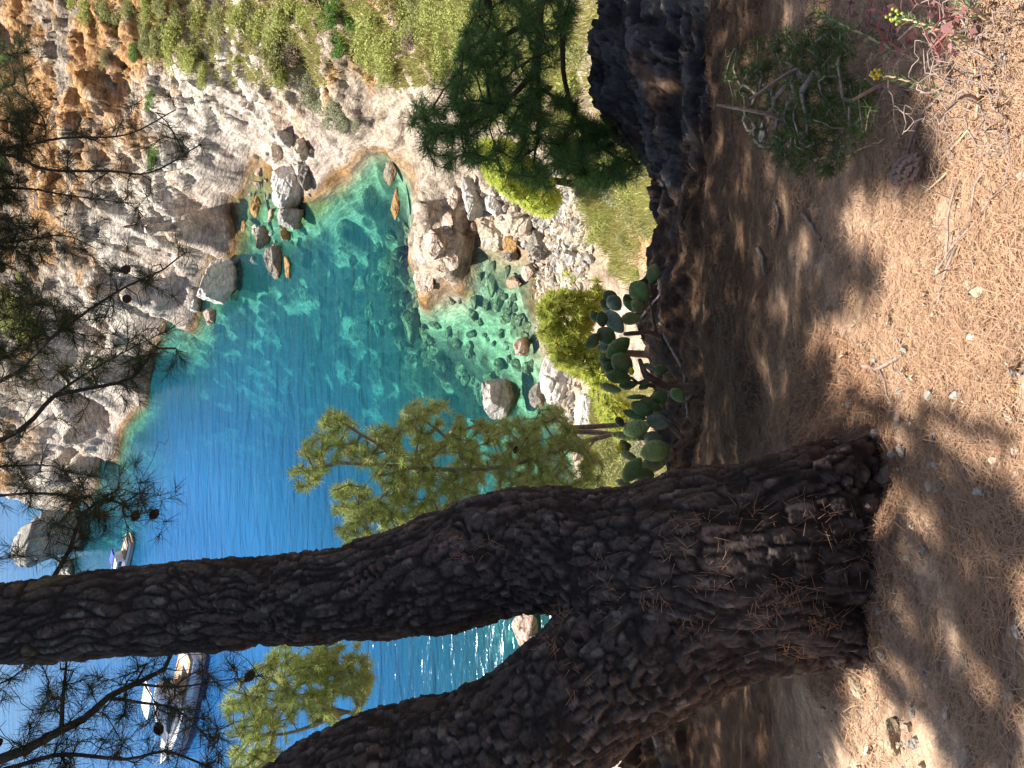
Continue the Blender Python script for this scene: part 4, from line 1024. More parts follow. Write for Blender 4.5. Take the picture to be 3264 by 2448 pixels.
# rubble: middling rocks heaped between the boulders, copies of four shapes
rsrc = []
for k in range(4):
    v, lay, aid = rock_shape(520 + k, (1, .85, .7), 1.2, .6); pal = (TN_, GR, PK, WH)[k]; C_ = mixc(np.tile(np.array(pal['base']), (len(v), 1)), np.array(pal['dark']), sstep(-.1, .45, lay + .3 * (aid - .5)) * .8)
    rsrc.append(mesh_from('rubble_rock', v, icoF, m_rock, True, C_))
rub = [((1480,600),(1560,560),(1700,640),(1830,640),(1850,800),(1760,900),(1700,850),(1600,700),(1500,740)), ((800,520),(880,420),(1000,440),(1010,600),(960,760),(900,860),(850,860),(830,700),(790,620)), ((1780,1200),(1860,1220),(1880,1420),(1900,1560),(1850,1540),(1820,1400),(1790,1290))]
for ri, (poly, nn_, cols_, where) in enumerate(zip(rub, (75, 34, 26), ('', '', ''), ('among the boulders behind the pebble shore', 'in the boulder chain below the cliff', 'on the shore by the huge white boulder'))):
    P_ = [tuple(map(float, p)) for p in poly]; xs_ = [p[0] for p in P_]; ys_ = [p[1] for p in P_]; got = 0
    while got < nn_:
        x, y = rg.uniform(min(xs_), max(xs_)), rg.uniform(min(ys_), max(ys_))
        if not inpoly(np.array([x]), np.array([y]), P_)[0]: continue
        got += 1; h, n_ = lookup(shore_o, x, y)
        if h is None: continue
        D = float((h - CAM) @ FWD); r_ = rg.uniform(7, 21) * D / F; k = rg.integers(0, 4)
        o = link('rubble_rock', rsrc[k]); o.location = (h[0], h[1], max(h[2], -.15) + .2 * r_); o.scale = (r_,) * 3; o.rotation_euler = rg.uniform(0, 6.28, 3)
        tag(o, f"small {('tan', 'grey', 'pinkish', 'pale')[k]} rubble rock {where}", 'rock', f"{('tan', 'grey', 'pinkish', 'pale')[k]} rubble {where}")
# scree and pebbles of the beach
def pebbles(name, label, P, N_, size, cols, seed, mat_):
    rg = np.random.default_rng(seed); bv, bf = ico(1); n = len(P)
    sc = size[:, None, None] * rg.uniform(.55, 1.2, (n, 1, 3)) * np.array([1, 1, .7]); R_ = rg.normal(0, 1, (n, 3, 3)); Q_, _ = np.linalg.qr(R_)
    v = np.einsum('nij,nkj->nki', Q_, bv[None] * (1 + .22 * rg.normal(0, 1, (n, len(bv), 1))) * sc) + P[:, None] + N_[:, None] * size[:, None, None] * .15
    f = (np.arange(n) * len(bv))[:, None, None] + bf[None]; c = np.array(cols)[rg.integers(0, len(cols), n)] * rg.uniform(.75, 1.15, (n, 1))
    return tag(link(name, mesh_from(name, v.reshape(-1, 3), f.reshape(-1, 3), mat_, False, np.repeat(c, len(bv), 0))), label, 'pebbles', kind='stuff')
vv = V - CAM; z_ = vv @ FWD; xx = 1632 - (vv @ UP) / z_ * F; yy = 1224 - (vv @ RGT) / z_ * F
sel = np.where(inpoly(xx, yy, [(1690.,600.),(1760.,540.),(1850.,580.),(1900.,700.),(1880.,860.),(1830.,950.),(1800.,1100.),(1860.,1400.),(1800.,1380.),(1720.,1050.),(1700.,900.),(1690.,780.)]))[0]
i_ = rg.choice(sel, 2600)
pebbles('scree', 'white and tan stones of the scree and pebble shore', V[i_], nr[i_], .06 + .22 * rg.uniform(0, 1, 2600) ** 3, [(.66,.6,.52), (.56,.47,.37), (.4,.38,.35), (.6,.5,.38)], 78, m_rock)

# ================================================================ two motor yachts at anchor
m_gel = mat('white_gelcoat', (.82, .82, .84), .25, spec=.5); m_glass = mat('dark_glass', (.03, .04, .055), .08, spec=.6); m_teak = mat('teak_deck', (.42, .27, .15), .6, noise=[(30, 2, (.8,.8,.8), (1.1,1.1,1.1), .6, (1,12,1))])
m_blue = mat('blue_canvas', (.03, .07, .42), .7); m_red = mat('red_stripe', (.35, .03, .03), .4); m_steel = mat('steel', (.6, .6, .62), .25, spec=.6); m_grey = mat('grey_cushion', (.5, .5, .52), .8)
def loft(secs, closed=True):
    n = len(secs[0]); V_ = np.concatenate([np.array(s) for s in secs]); F_ = []
    for i in range(len(secs) - 1):
        for k in range(n if closed else n - 1):
            k2 = (k + 1) % n; F_.append((i * n + k, i * n + k2, (i + 1) * n + k2, (i + 1) * n + k))
    F_.append(tuple(range(n))[::-1]); F_.append(tuple((len(secs) - 1) * n + k for k in range(n))); return V_, F_
def yacht(loc, heading, L, label, canopy, fly=True):
    e = tag(empty('motor_yacht', loc, (0, 0, heading)), label, 'yacht'); b = L * .125; hf = L * .085
    xs = np.linspace(-.5, .5, 19)
    def half(t): return b * (1 - max(0, (t - .05) / .45) ** 2.2) * (.92 + .08 * math.cos(t * 3)) + .02
    def sheer(t): return hf * (1 + .45 * (t + .5) ** 2)
    secs = []
    for t in xs:
        w = half(t); s_ = sheer(t); x = t * L
        secs.append([(x, -w, s_), (x, -w * .97, s_ * .6), (x - .02 * L * (t > .3), -w * .72, 0), (x - .03 * L * (t > .3), 0, -.3), (x - .02 * L * (t > .3), w * .72, 0), (x, w * .97, s_ * .6), (x, w, s_), (x, w * .9, s_ - .05), (x, 0, s_ - .02), (x, -w * .9, s_ - .05)])
    v, f = loft(secs); link('hull', mesh_from('hull', v, f, m_gel, False), e)
    v, f = loft([[(t * L, -half(t) * .985 - .012, sheer(t) * .52), (t * L, -half(t) * .99 - .012, sheer(t) * .6), (t * L, half(t) * .99 + .012, sheer(t) * .6), (t * L, half(t) * .985 + .012, sheer(t) * .52)] for t in xs[:-1]]); link('stripe', mesh_from('stripe', v, f, m_red if canopy == 'blue' else m_steel, False), e)
    def house(x0, x1, w0, w1, z0, z1, rake0, rake1, m, nm):
        s_ = []
        for k, t in enumerate(np.linspace(0, 1, 7)):
            x = x0 + (x1 - x0) * t; w = w0 + (w1 - w0) * t; zz = z1 - (z1 - z0) * .85 * max(0, (t - .62) / .38) ** 1.2
            s_.append([(x, -w, z0), (x - .0, -w * .84, zz), (x, -w * .5, zz + .06), (x, w * .5, zz + .06), (x, w * .84, zz), (x, w, z0)])
        v, f = loft(s_); return link(nm, mesh_from(nm, v, f, m, False), e)
    zs = hf * 1.15
    v = np.array([(-.49 * L, -b * .8, zs * .99), (-.12 * L, -b * .86, zs * .99), (-.12 * L, b * .86, zs * .99), (-.49 * L, b * .8, zs * .99)]) + [0, 0, .03]; link('cockpit_deck', mesh_from('cockpit_deck', v, [(0, 1, 2, 3)], m_teak, False), e)
    c = house(-.16 * L, .30 * L, b * .76, b * .36, zs - .05, zs + L * .085, 0, 0, m_gel, 'cabin')
    for sgn in (-1, 1):
        w = []
        for t, zt in ((-.12, .062), (.02, .066), (.12, .05), (.16, .03)): w.append((t * L, sgn * (b * (.76 - .40 * (t + .16) / .46) * .9 + .04), zs + zt * L)); w.append((t * L, sgn * (b * (.76 - .40 * (t + .16) / .46) * 1.0 + .012), zs + .018 * L))
        link('window', mesh_from('window', np.array(w), [(0, 2, 3, 1), (2, 4, 5, 3), (4, 6, 7, 5)], m_glass, False), c)
    link('windscreen', mesh_from('windscreen', np.array([(.135 * L, -b * .40, zs + L * .086), (.135 * L, b * .40, zs + L * .086), (.245 * L, b * .34, zs + L * .048), (.245 * L, -b * .34, zs + L * .048)]), [(0, 3, 2, 1)], m_glass, False), c)
    if fly: house(-.20 * L, .10 * L, b * .62, b * .5, zs + L * .088, zs + L * .125, 0, 0, m_gel, 'flybridge')
    can = m_blue if canopy == 'blue' else m_gel; zc = zs + L * (.19 if fly else .15)
    s_ = [[(x * L, -b * .62, zc), (x * L, -b * .4, zc + .12), (x * L, b * .4, zc + .12), (x * L, b * .62, zc), (x * L, b * .6, zc - .05), (x * L, -b * .6, zc - .05)] for x in (-.26, -.16, -.04)]
    v, f = loft(s_); t_ = link('sun_roof', mesh_from('sun_roof', v, f, can, False), e)
    PA, PB = [], []
    for x in (-.25, -.05):
        for sg in (-1, 1): PA.append((x * L, sg * b * .6, zs)); PB.append((x * L, sg * b * .58, zc))
    v, f = tubes(np.array(PA), np.array(PB), np.full(4, .03), np.full(4, .03), 6); link('roof_posts', mesh_from('roof_posts', v, f, m_steel), e)
    PA, PB = [], []
    for k in range(13):
        t = -.05 + .53 * k / 12; t2 = -.05 + .53 * min(12, k + 1) / 12
        for sg in (-1, 1):
            a_ = (t * L, sg * half(t) * .93, sheer(t)); b_ = (t * L, sg * half(t) * .93, sheer(t) + .65); PA.append(a_); PB.append(b_)
            PA.append(b_); PB.append((t2 * L, sg * half(t2) * .93, sheer(t2) + .65))
    v, f = tubes(np.array(PA), np.array(PB), np.full(len(PA), .014), np.full(len(PA), .014), 5); link('railing', mesh_from('railing', v, f, m_steel), e)
    for k, (x, wd) in enumerate(((.33, .34), (-.40, .6))):
        v, f = loft([[(x * L + dx * L, -b * wd, sheer(x) + .02), (x * L + dx * L, -b * wd, sheer(x) + .2), (x * L + dx * L, b * wd, sheer(x) + .2), (x * L + dx * L, b * wd, sheer(x) + .02)] for dx in (-.05, .05)]); link('sun_pad', mesh_from('sun_pad', v, f, m_grey if k else m_gel, False), e)
    v, f = loft([[(x * L, -b * .8, .18), (x * L, -b * .8, .3), (x * L, b * .8, .3), (x * L, b * .8, .18)] for x in (-.56, -.49)]); link('swim_platform', mesh_from('swim_platform', v, f, m_teak, False), e)
    return e
pA, pB = atZ(645, 2060, 0), atZ(570, 2420, 0); mid_ = (pA + pB) / 2; Ly = float(np.linalg.norm((pA - pB)[:2])); hd = math.atan2(*(pB - pA)[[1, 0]])
yacht(mid_, hd, Ly, 'long white motor yacht anchored in the bay, seen between trunk and dark bough', 'white')
pA, pB = atZ(425, 1718, 0), atZ(392, 1860, 0); mid_ = (pA + pB) / 2; hd = math.atan2(*(pB - pA)[[1, 0]])
yacht(mid_, hd, float(np.linalg.norm((pA - pB)[:2])), 'small white motorboat with a blue awning, half hidden behind the trunk', 'blue', False)
# ================================================================ PRICKLY PEAR on the rim
m_pad = mat('cactus_pad', attr=True, rough=.5, spec=.35, noise=[(7, 5, (.62,.58,.5), (1.25,1.2,1.1), .9, ONE), (45, 3, (.8,.72,.6), (1.1,1.1,1.1), .7, ONE)], bump=[(30, .25, .01, ONE)])
m_cork = mat('cactus_stem', (.30, .20, .13), .9, noise=[(20, 5, (.5,.45,.4), (1.25,1.2,1.2), .85, (1,1,.4))], bump=[(40, .8, .02, ONE)])
m_petal = mat('yellow_petal', (.85, .72, .03), .6)
CP = lambda cx, cy, D: atD(1800 + cx / 2.074, 800 + cy / 2.074, D)
def pad_mesh(b, t, width, col, face, seed, spots=True):
    """one obovate pad from its joint b to its tip t; face: normal the flat side turns towards"""
    ax = t - b; L_ = np.linalg.norm(ax); ax = ax / L_; n_ = face - ax * (face @ ax); n_ /= np.linalg.norm(n_); s_ = np.cross(ax, n_)
    U, Nn = 30, 18; u = np.linspace(0, 1, U); th = np.linspace(0, 2 * math.pi, Nn, endpoint=False)
    prof = np.sin(math.pi * u ** .80) ** .62 * (.62 + .5 * u); prof = prof / prof.max(); prof[0] = .16; prof[-1] = .02
    thick = .020 * np.sin(math.pi * np.clip(u, .02, .98)) ** .4 + .004
    bend = .05 * L_ * np.sin(math.pi * u) * (1 if seed % 2 else -1)
    P = b + (ax * L_)[None, None] * u[:, None, None] + s_ * (prof[:, None] * np.cos(th)[None] * width / 2)[..., None] + n_ * ((thick[:, None] * np.sin(th)[None]) + bend[:, None])[..., None]
    V_ = P.reshape(-1, 3); F_ = []
    for i in range(U - 1):
        for k in range(Nn): F_.append((i * Nn + k, i * Nn + (k + 1) % Nn, (i + 1) * Nn + (k + 1) % Nn, (i + 1) * Nn + k))
    F_.append(tuple(range(Nn))[::-1]); F_.append(tuple((U - 1) * Nn + k for k in range(Nn)))
    C_ = np.tile(np.array(col), (len(V_), 1)) * (1 + .12 * vnoise(V_ * 18, seed))[:, None]; rim = np.abs(np.tile(np.cos(th), U)) ** 6; C_ = C_ * (1 - .45 * rim[:, None]) + np.array([.30, .27, .12]) * .45 * rim[:, None]; sc_ = sstep(.35, .6, vnoise(V_ * 26 + 3, seed + 1))[:, None] * .6; C_ = C_ * (1 - sc_) + np.array([.30, .22, .13]) * sc_
    # areoles in staggered rows
    rg = np.random.default_rng(seed); A_, B_ = [], []
    for i in range(1, 7):
        for k in range(-2, 3):
            uu = i / 7; ss = (k + .5 * (i % 2)) / 2.9
            if abs(ss) > .9: continue
            w_ = np.interp(uu, u, prof) * width / 2 * ss; tk = np.interp(uu, u, thick) * math.sqrt(max(0, 1 - ss * ss)); bb_ = np.interp(uu, u, bend)
            for sg in (-1, 1):
                c = b + ax * L_ * uu + s_ * w_ + n_ * (tk * sg + bb_); A_.append(c - n_ * sg * .001); B_.append(c + n_ * sg * .006)
    tv, tf = tubes(np.array(A_), np.array(B_), np.full(len(A_), .0030), np.full(len(A_), .0010), 4)
    off_ = len(V_); return np.concatenate([V_, tv]), F_ + [tuple(int(x) + off_ for x in f) for f in tf], np.concatenate([C_, np.tile([.30, .27, .13], (len(tv), 1))])
dgG, mdG, ltG, blG, paG = (.075, .15, .05), (.12, .22, .07), (.24, .34, .12), (.20, .29, .24), (.44, .50, .22)
pads = [ # joint, tip, width, colour, depth
 (565,205,602,86,74,mdG,4.55),(552,322,438,212,112,mdG,4.55),(470,402,398,288,72,dgG,4.8),(518,392,444,332,72,ltG,4.6),(366,388,290,300,84,blG,4.6),(340,360,268,268,80,dgG,4.7),(292,392,244,330,48,dgG,4.7),
 (384,538,268,394,92,blG,4.5),(250,502,240,400,66,dgG,4.45),(216,462,176,408,52,dgG,4.55),(500,445,374,452,74,ltG,4.55),(330,604,220,516,100,dgG,4.4),(214,548,150,642,66,dgG,4.35),(424,580,278,702,98,mdG,4.3),
 (292,640,220,632,52,blG,4.5),(306,740,230,690,66,dgG,4.4),(440,796,322,688,108,dgG,4.2),(346,790,250,760,72,dgG,4.35),(438,842,274,822,76,mdG,4.2),(472,882,364,888,56,dgG,4.25),(372,926,238,882,44,mdG,4.2),(540,966,408,968,26,mdG,4.2),
 (792,992,704,914,70,mdG,4.0),(582,1084,442,1006,82,dgG,4.1),(540,1112,384,1056,50,mdG,4.15),(562,1152,386,1196,98,ltG,4.05),(386,1160,342,1100,46,dgG,4.2),(640,1060,548,1010,60,mdG,4.2),(690,1152,538,1106,84,blG,4.1),
 (696,1296,504,1344,118,ltG,3.95),(502,1370,394,1524,92,mdG,3.9),(690,1350,498,1444,96,paG,4.1),(524,1246,300,1208,46,ltG,4.1),(640,1250,520,1240,90,blG,4.15),(590,1480,460,1480,80,mdG,4.0),(440,1550,340,1520,44,paG,4.05),(600,1530,510,1500,56,ltG,4.0),(470,1380,372,1330,40,ltG,4.05),
 (604,990,500,990,44,paG,4.25),(592,780,536,760,34,blG,4.2),(680,790,590,780,60,mdG,4.2),(420,1330,370,1250,52,dgG,4.2),(540,1200,470,1215,60,dgG,4.25),(560,880,500,900,40,dgG,4.3),(660,1010,590,940,76,mdG,4.25),(440,1290,360,1290,50,dgG,4.25)]
clumps = [('tall prickly pear clump farthest from the forked trunk, with two blue-grey pads', 0, 640, (600, 560, 4.6)), ('dark middle clump of prickly pear with a yellow flower low among its pads', 640, 1000, (740, 820, 4.3)), ('prickly pear clump with large spotted sunlit pads right beside the forked trunk', 1000, 2000, (800, 1250, 4.1))]
stems = {0: [[(640,580,4.6,.035),(560,540,4.58,.03),(480,540,4.52,.026),(395,545,4.48,.02)],[(600,560,4.6,.028),(580,420,4.6,.022),(556,330,4.58,.016)],[(570,300,4.6,.03),(566,250,4.58,.024),(568,205,4.56,.014)]],
         1: [[(870,900,4.25,.05),(700,900,4.22,.045),(580,850,4.2,.04),(520,790,4.2,.032),(500,720,4.22,.022)],[(560,850,4.2,.03),(480,870,4.22,.02),(440,840,4.2,.014)],[(840,960,4.1,.03),(800,1000,4.02,.018)]],
         2: [[(860,1200,4.1,.05),(790,1260,4.06,.045),(720,1320,4.03,.04),(680,1380,4.05,.028)],[(790,1250,4.06,.035),(720,1180,4.08,.028),(690,1150,4.1,.018)],[(720,1320,4.03,.03),(696,1296,3.97,.016)],[(640,1150,4.1,.025),(575,1120,4.1,.014)]]}
face0 = -FWD
for ci, (lab, y0, y1, rt) in enumerate(clumps):
    base = CP(*rt); e = tag(empty('prickly_pear', base), lab, 'cactus', 'prickly pears along the rim')
    sv, sf, so_ = [], [], 0
    for st in stems[ci]:
        v, f, *_ = sweep(np.array([np.r_[CP(a, b, d + .05), r_ * .46] for a, b, d, r_ in st]), .03, 10); sv.append(v); sf += [tuple(i + so_ for i in q_) for q_ in f]; so_ += len(v)
    sv = np.concatenate(sv); sv = sv + .006 * np.stack([vnoise(sv * 30, 5), vnoise(sv * 30, 6), vnoise(sv * 30, 7)], 1)
    link('stem', mesh_from('stem', sv - base, sf, m_cork), e)
    for i, (bx, by, tx, ty, w_, col, D) in enumerate(pads):
        if not (y0 <= (by + ty) / 2 < y1): continue
        rg = np.random.default_rng(900 + i); b_, t_ = CP(bx, by, D), CP(tx, ty, D + rg.uniform(-.06, .06))
        face = face0 + rg.normal(0, .28, 3) + np.array([0, 0, .25])
        v, f, c = pad_mesh(b_, t_, w_ * 1.22 / 2.074 * D / F, np.array(col) * rg.uniform(.85, 1.9), face, 900 + i); link('pad', mesh_from('pad', v - base, f, m_pad, True, c), e)
for k, (cx, cy, D, lab) in enumerate(((462, 795, 4.15, 0), (390, 1308, 3.95, 0))):
    c = CP(cx, cy, D); rg = np.random.default_rng(k); P_, Q_ = [], []
    fv = []; ff_ = []
    for j in range(11):
        a = j * 2.4; d = np.array([math.cos(a) * .5, math.sin(a) * .5, .8 + .2 * rg.normal()]) ; d /= np.linalg.norm(d); s_ = np.cross(d, [0, 0, 1.]); s_ /= np.linalg.norm(s_); l = .035
        n0_ = len(fv); fv += [c, c + d * l * .6 + s_ * .010, c + d * l, c + d * l * .6 - s_ * .010]; ff_.append((n0_, n0_ + 1, n0_ + 2, n0_ + 3))
    par = [o for o in bpy.data.objects if o.name.startswith('prickly_pear') and o.get('category')][1 + k]
    link('flower', mesh_from('flower', np.array(fv) - np.array(par.location), ff_, m_petal, False), par)

# ================================================================ small things on the ledge
def lp(px, py, lift_=0.0):
    h, n_ = lookup(ledge_o, min(max(px, 2), 3262), min(max(py, 2), 2446))
    return None if h is None else h + n_ * lift_
def twig_mesh(lines, rad_px, m, seed, lift_=.01, side=True):
    rg = np.random.default_rng(seed); V_, F_, o_ = [], [], 0
    for ln, wpx in lines:
        pts = []
        for q_ in ln:
            x, y, up_ = (q_ + (0,))[:3]; h = lp(x, y, lift_)
            if h is not None: pts.append((h + np.array([0, 0, up_]), wpx * float((h - CAM) @ FWD) / F / 2))
        if len(pts) < 2: continue
        A_ = np.array([np.r_[p, r_ * (1 - .45 * i / len(pts))] for i, (p, r_) in enumerate(pts)])
        q_ = resample(A_, .03); q_[:, :3] += rg.normal(0, .0022, (len(q_), 3)); v, f, *_ = sweep(q_, .03, 7); V_.append(v); F_ += [tuple(i + o_ for i in t) for t in f]; o_ += len(v)
        if side:
            A2_, B2_ = [], []
            for _ in range(max(2, len(q_) // 5)):
                i = rg.integers(1, len(q_)); d = rg.normal(0, 1, 3) * [1, 1, .5]; d[2] = abs(d[2]); d /= np.linalg.norm(d); A2_.append(q_[i, :3]); B2_.append(q_[i, :3] + d * rg.uniform(.02, .07))
            v, f = tubes(np.array(A2_), np.array(B2_), np.full(len(A2_), .0015), np.full(len(A2_), .0006), 4); V_.append(v); F_ += [tuple(int(i) + o_ for i in t) for t in f]; o_ += len(v)
    return mesh_from('twig', np.concatenate(V_), F_, m) if V_ else None
m_twig = mat('grey_twig', (.34, .27, .23), .85, noise=[(50, 4, (.6,.55,.5), (1.25,1.2,1.2), .8, ONE)])
m_straw = mat('straw_stalk', (.60, .42, .24), .8)
def Z4(a): return [(2420 + x / 2.024, y / 2.024) for x, y in a]
def Z8(a): return [(2420 + x / 2.024, 800 + y / 2.024) for x, y in a]
def Z7(a): return [(1800 + q[0] / 2.074, 800 + q[1] / 2.074) + tuple(q[2:]) for q in a]
tw = [
 ('long pale dead branch snaking down the sunlit soil at the upper right', [(Z4([(1200,-30),(1290,180),(1380,300),(1530,390),(1520,560),(1600,780),(1640,900),(1610,1200),(1480,1350),(1380,1470),(1260,1640),(1200,1750)]), 11)], m_twig),
 ('short straight pale twig left of the long snaking branch', [(Z4([(1380,380),(1420,450),(1450,640),(1450,750)]), 13)], m_straw),
 ('grey forked twig rising among the pink leaves', [(Z4([(820,70),(850,150),(880,230),(905,290)]), 12), (Z4([(850,110),(930,60),(1000,-10)]), 9)], m_twig),
 ('long curved grey twig crossing in front of the pine cone', [(Z4([(1170,640),(1060,740),(1030,860),(1000,960),(955,1150),(905,1290)]), 11), (Z4([(1190,750),(1060,715),(850,655)]), 8)], m_twig),
 ('arching reddish-brown stalk over the green bush', [(Z4([(-90,600),(0,560),(190,520),(300,460),(420,410),(540,380)]), 7)], m_straw),
 ('pale dry stick lying below the green bush', [(Z4([(360,1040),(480,1010),(570,1012),(700,960),(830,900)]), 8), (Z4([(570,1012),(500,1055)]), 5)], m_straw),
 ('curved grey root looping beside the small stones', [(Z4([(1640,880),(1500,830),(1300,880),(1210,980),(1170,1150)]), 8)], m_twig),
 ('slender grey root running along the sunlit soil below the pine cone', [(Z4([(1490,1060),(1430,1200),(1400,1380),(1300,1540),(1250,1660)]), 9)], m_twig),
 ('thin grey root parallel to the slender one, nearer the pine cone', [(Z4([(1310,1150),(1260,1400),(1250,1560),(1240,1680)]), 8)], m_twig),
 ('straight straw-coloured stalk beside the pine cone', [(Z4([(1400,830),(1290,930),(1180,1020)]), 7)], m_straw),
 ('straw stalk ending in a small pebble below the pine cone', [(Z4([(1250,1125),(1180,1180),(1085,1240)]), 8)], m_straw),
 ('dead Y-shaped stick lying in the middle of the brown soil', [(Z8([(700,748),(800,750),(880,695),(935,668)]), 15), (Z8([(790,752),(830,850),(855,930),(880,990)]), 8), (Z8([(880,690),(890,760),(1000,830)]), 7)], m_twig),
 ('grey stick lying between needles right of the Y-shaped stick', [(Z8([(1300,-20),(1240,130),(1200,250),(1190,345)]), 11)], m_twig),
 ('thick bleached root lying along the rim beneath the prickly pears', [(Z7([(640,470),(670,560),(720,650),(770,740),(800,830),(812,980),(822,1100)]), 14)], m_twig),
 ('bleached twig leaning on the rim beside the blue-grey pads', [(Z7([(500,450),(560,370),(650,280)]), 9)], m_twig),
 ('dark twig standing across the prickly pear pads', [(Z7([(470,880,.1),(560,960,.08),(640,1030,.06),(700,1100,.03),(860,1230,.0)]), 9), (Z7([(700,1000,.1),(660,1110,.05),(600,1250,.05)]), 6)], m_bark_dark),
 ('white root fragment on the dark slope, uppermost of the bleached ones', [([(2478,640),(2490,680),(2488,720),(2478,760)], 12)], m_twig),
 ('bleached root end sticking out of the shaded middle slope', [([(2420,790),(2436,820),(2446,870)], 14)], m_twig),
 ('thin bleached root in the shaded slope near the bush', [([(2570,680),(2600,720),(2625,770)], 12)], m_twig),
 ('curved thread-like twig lying on the shaded slope beside the forked trunk', [([(2690,2270),(2712,2300),(2708,2370)], 5), ([(2700,2268),(2750,2245)], 5)], m_straw),
 ('gnarled twig against the left foot of the forked trunk', [([(2730,2085),(2752,2130),(2720,2170)], 12)], m_twig),
]
for i, (lab, ls, m_) in enumerate(tw):
    me = twig_mesh(ls, 0, m_, 600 + i)
    if me: tag(link('twig', me), lab, 'twig')
# pine cone on the ground
h = lp(2949, 530, .035)
if h is not None:
    o = link('pine_cone', cone_me); o.location = Vector(h); o.rotation_euler = (1.2, .5, .4); o.scale = (1.0,) * 3
    me2 = cone_me.copy(); me2.materials.clear(); me2.materials.append(mat('open_cone', (.30, .22, .18), .85)); o.data = me2
    tag(o, 'grey open pine cone lying among the twigs below the pink-leaved plant', 'pine cone')
# loose stones
icoM = ico(4)
def stone(px, py, w_, h_, lab, seed, col):
    h, n_ = lookup(ledge_o, px, py)
    if h is None: return
    D = float((h - CAM) @ FWD); rg = np.random.default_rng(seed); v = icoM[0].copy()
    for _ in range(8):
        a = rg.normal(0, 1, 3); a /= np.linalg.norm(a); d_ = v @ a - rg.uniform(.5, .85); v -= a * np.clip(d_, 0, None)[:, None] * .95
    v = v * np.array([w_, h_ * 1.0, min(w_, h_) * .6]) * D / F / 2 * 1.3; v += .05 * w_ * D / F * np.stack([vnoise(icoM[0] * 3 + seed, s) for s in (1, 2, 3)], 1)
    o = link('stone', mesh_from('stone', v, icoM[1], m_rock, True, np.tile(np.array(col), (len(v), 1)))); o.location = Vector(h + n_ * min(w_, h_) * D / F * .12)
    q_ = Vector(n_).to_track_quat('Z', 'Y'); o.rotation_euler = q_.to_euler()
    tag(o, lab, 'stone', 'loose stones on the ledge')
S = [(2840,1012,40,30,'tan stone on the brown soil above the Y-shaped stick',(.5,.38,.26)),(3038,1388,34,44,'rounded tan stone between two shadow bars, beside a grey one',(.55,.42,.32)),(2978,1393,30,36,'grey oval stone left of the rounded tan stone',(.42,.41,.38)),
 (2880,1438,38,40,'angular grey-green stone on the sunlit patch near the trunk',(.45,.44,.38)),(2742,1556,34,56,'flat cream stone at the foot of the trunk',(.66,.52,.38)),(2760,1580,28,30,'small rounded stone touching the flat cream stone',(.6,.47,.35)),(2826,1522,92,52,'large half-buried tan stone in the shade at the trunk foot',(.42,.32,.24)),
 (3215,1778,50,34,'pale oblong stone near the right edge, above the middle shadow bar',(.68,.58,.48)),(3245,2020,28,46,'pale stone at the right edge inside the crossing shadows',(.66,.58,.48)),(2858,2350,90,104,'largest tan stone, with a dark hollow behind it',(.56,.44,.30)),(3024,2265,50,38,'cream stone on the open sunlit patch',(.68,.58,.46)),
 (2803,1946,28,28,'small round grey stone at the trunk foot',(.46,.43,.38)),(3088,2425,84,56,'long cream stone cut by the lower edge of the picture',(.62,.48,.34)),(3080,2110,44,32,'grey-brown stone inside the lower shadow bar',(.48,.4,.32)),(2946,1754,24,36,'grey stone in the shadow beside the trunk foot',(.42,.38,.34)),
 (3220,2210,54,40,'cream stone with a dark crevice behind it at the right edge',(.64,.52,.36)),(3185,630,30,34,'rusty round stone among needles at the upper right',(.5,.3,.2)),(3040,500,50,34,'tan angular stone beside the pine cone',(.5,.38,.3)),(3148,382,34,34,'pale stone under the twigs at the upper right',(.6,.5,.4)),
 (3205,185,30,40,'pale grey stone beside the pink-stemmed plant',(.58,.58,.52)),(2952,2130,40,26,'small grey stone on the lower sunlit soil',(.45,.42,.36)),(2740,2190,70,50,'cream rock fragment beside the gnarled twig',(.62,.5,.36)),(3235,1240,26,40,'orange-tinted stone at the right edge',(.62,.4,.2)),(2912,2264,36,30,'grey stone between the two cream ones',(.42,.4,.36)),
 (2440,420,60,40,'grey rock poking out beside the green bush',(.44,.43,.42)),(2030,1060,80,60,'brown rock among the prickly pear stems',(.28,.2,.17))]
for i, (x, y, w_, h_, lab, col) in enumerate(S): stone(x, y, w_, h_, lab, 700 + i, col)
# gravel
rg = np.random.default_rng(88)
Ln = vnormals(Pl, Fl); Ln *= np.sign(Ln[:, 2:3] + 1e-9)
gs = idx_in[(lpx[idx_in] > 1780) & (fbm(LV[idx_in] * 3, 2, 5) > -.25)]; gi = rg.choice(gs, 8500)
rocky = rg.uniform(0, 1, len(gi)) < np.clip((lpy[gi] - 300) / 900, .12, 1); gi = gi[rocky]
pebbles('gravel', 'small tan and grey gravel scattered over the soil', LV[gi] + rg.normal(0, .01, (len(gi), 3)) * [1, 1, 0], Ln[gi], .0024 + .013 * rg.uniform(0, 1, len(gi)) ** 4, [(.6,.46,.33), (.5,.4,.3), (.42,.4,.36), (.7,.58,.44)], 89, m_rock)
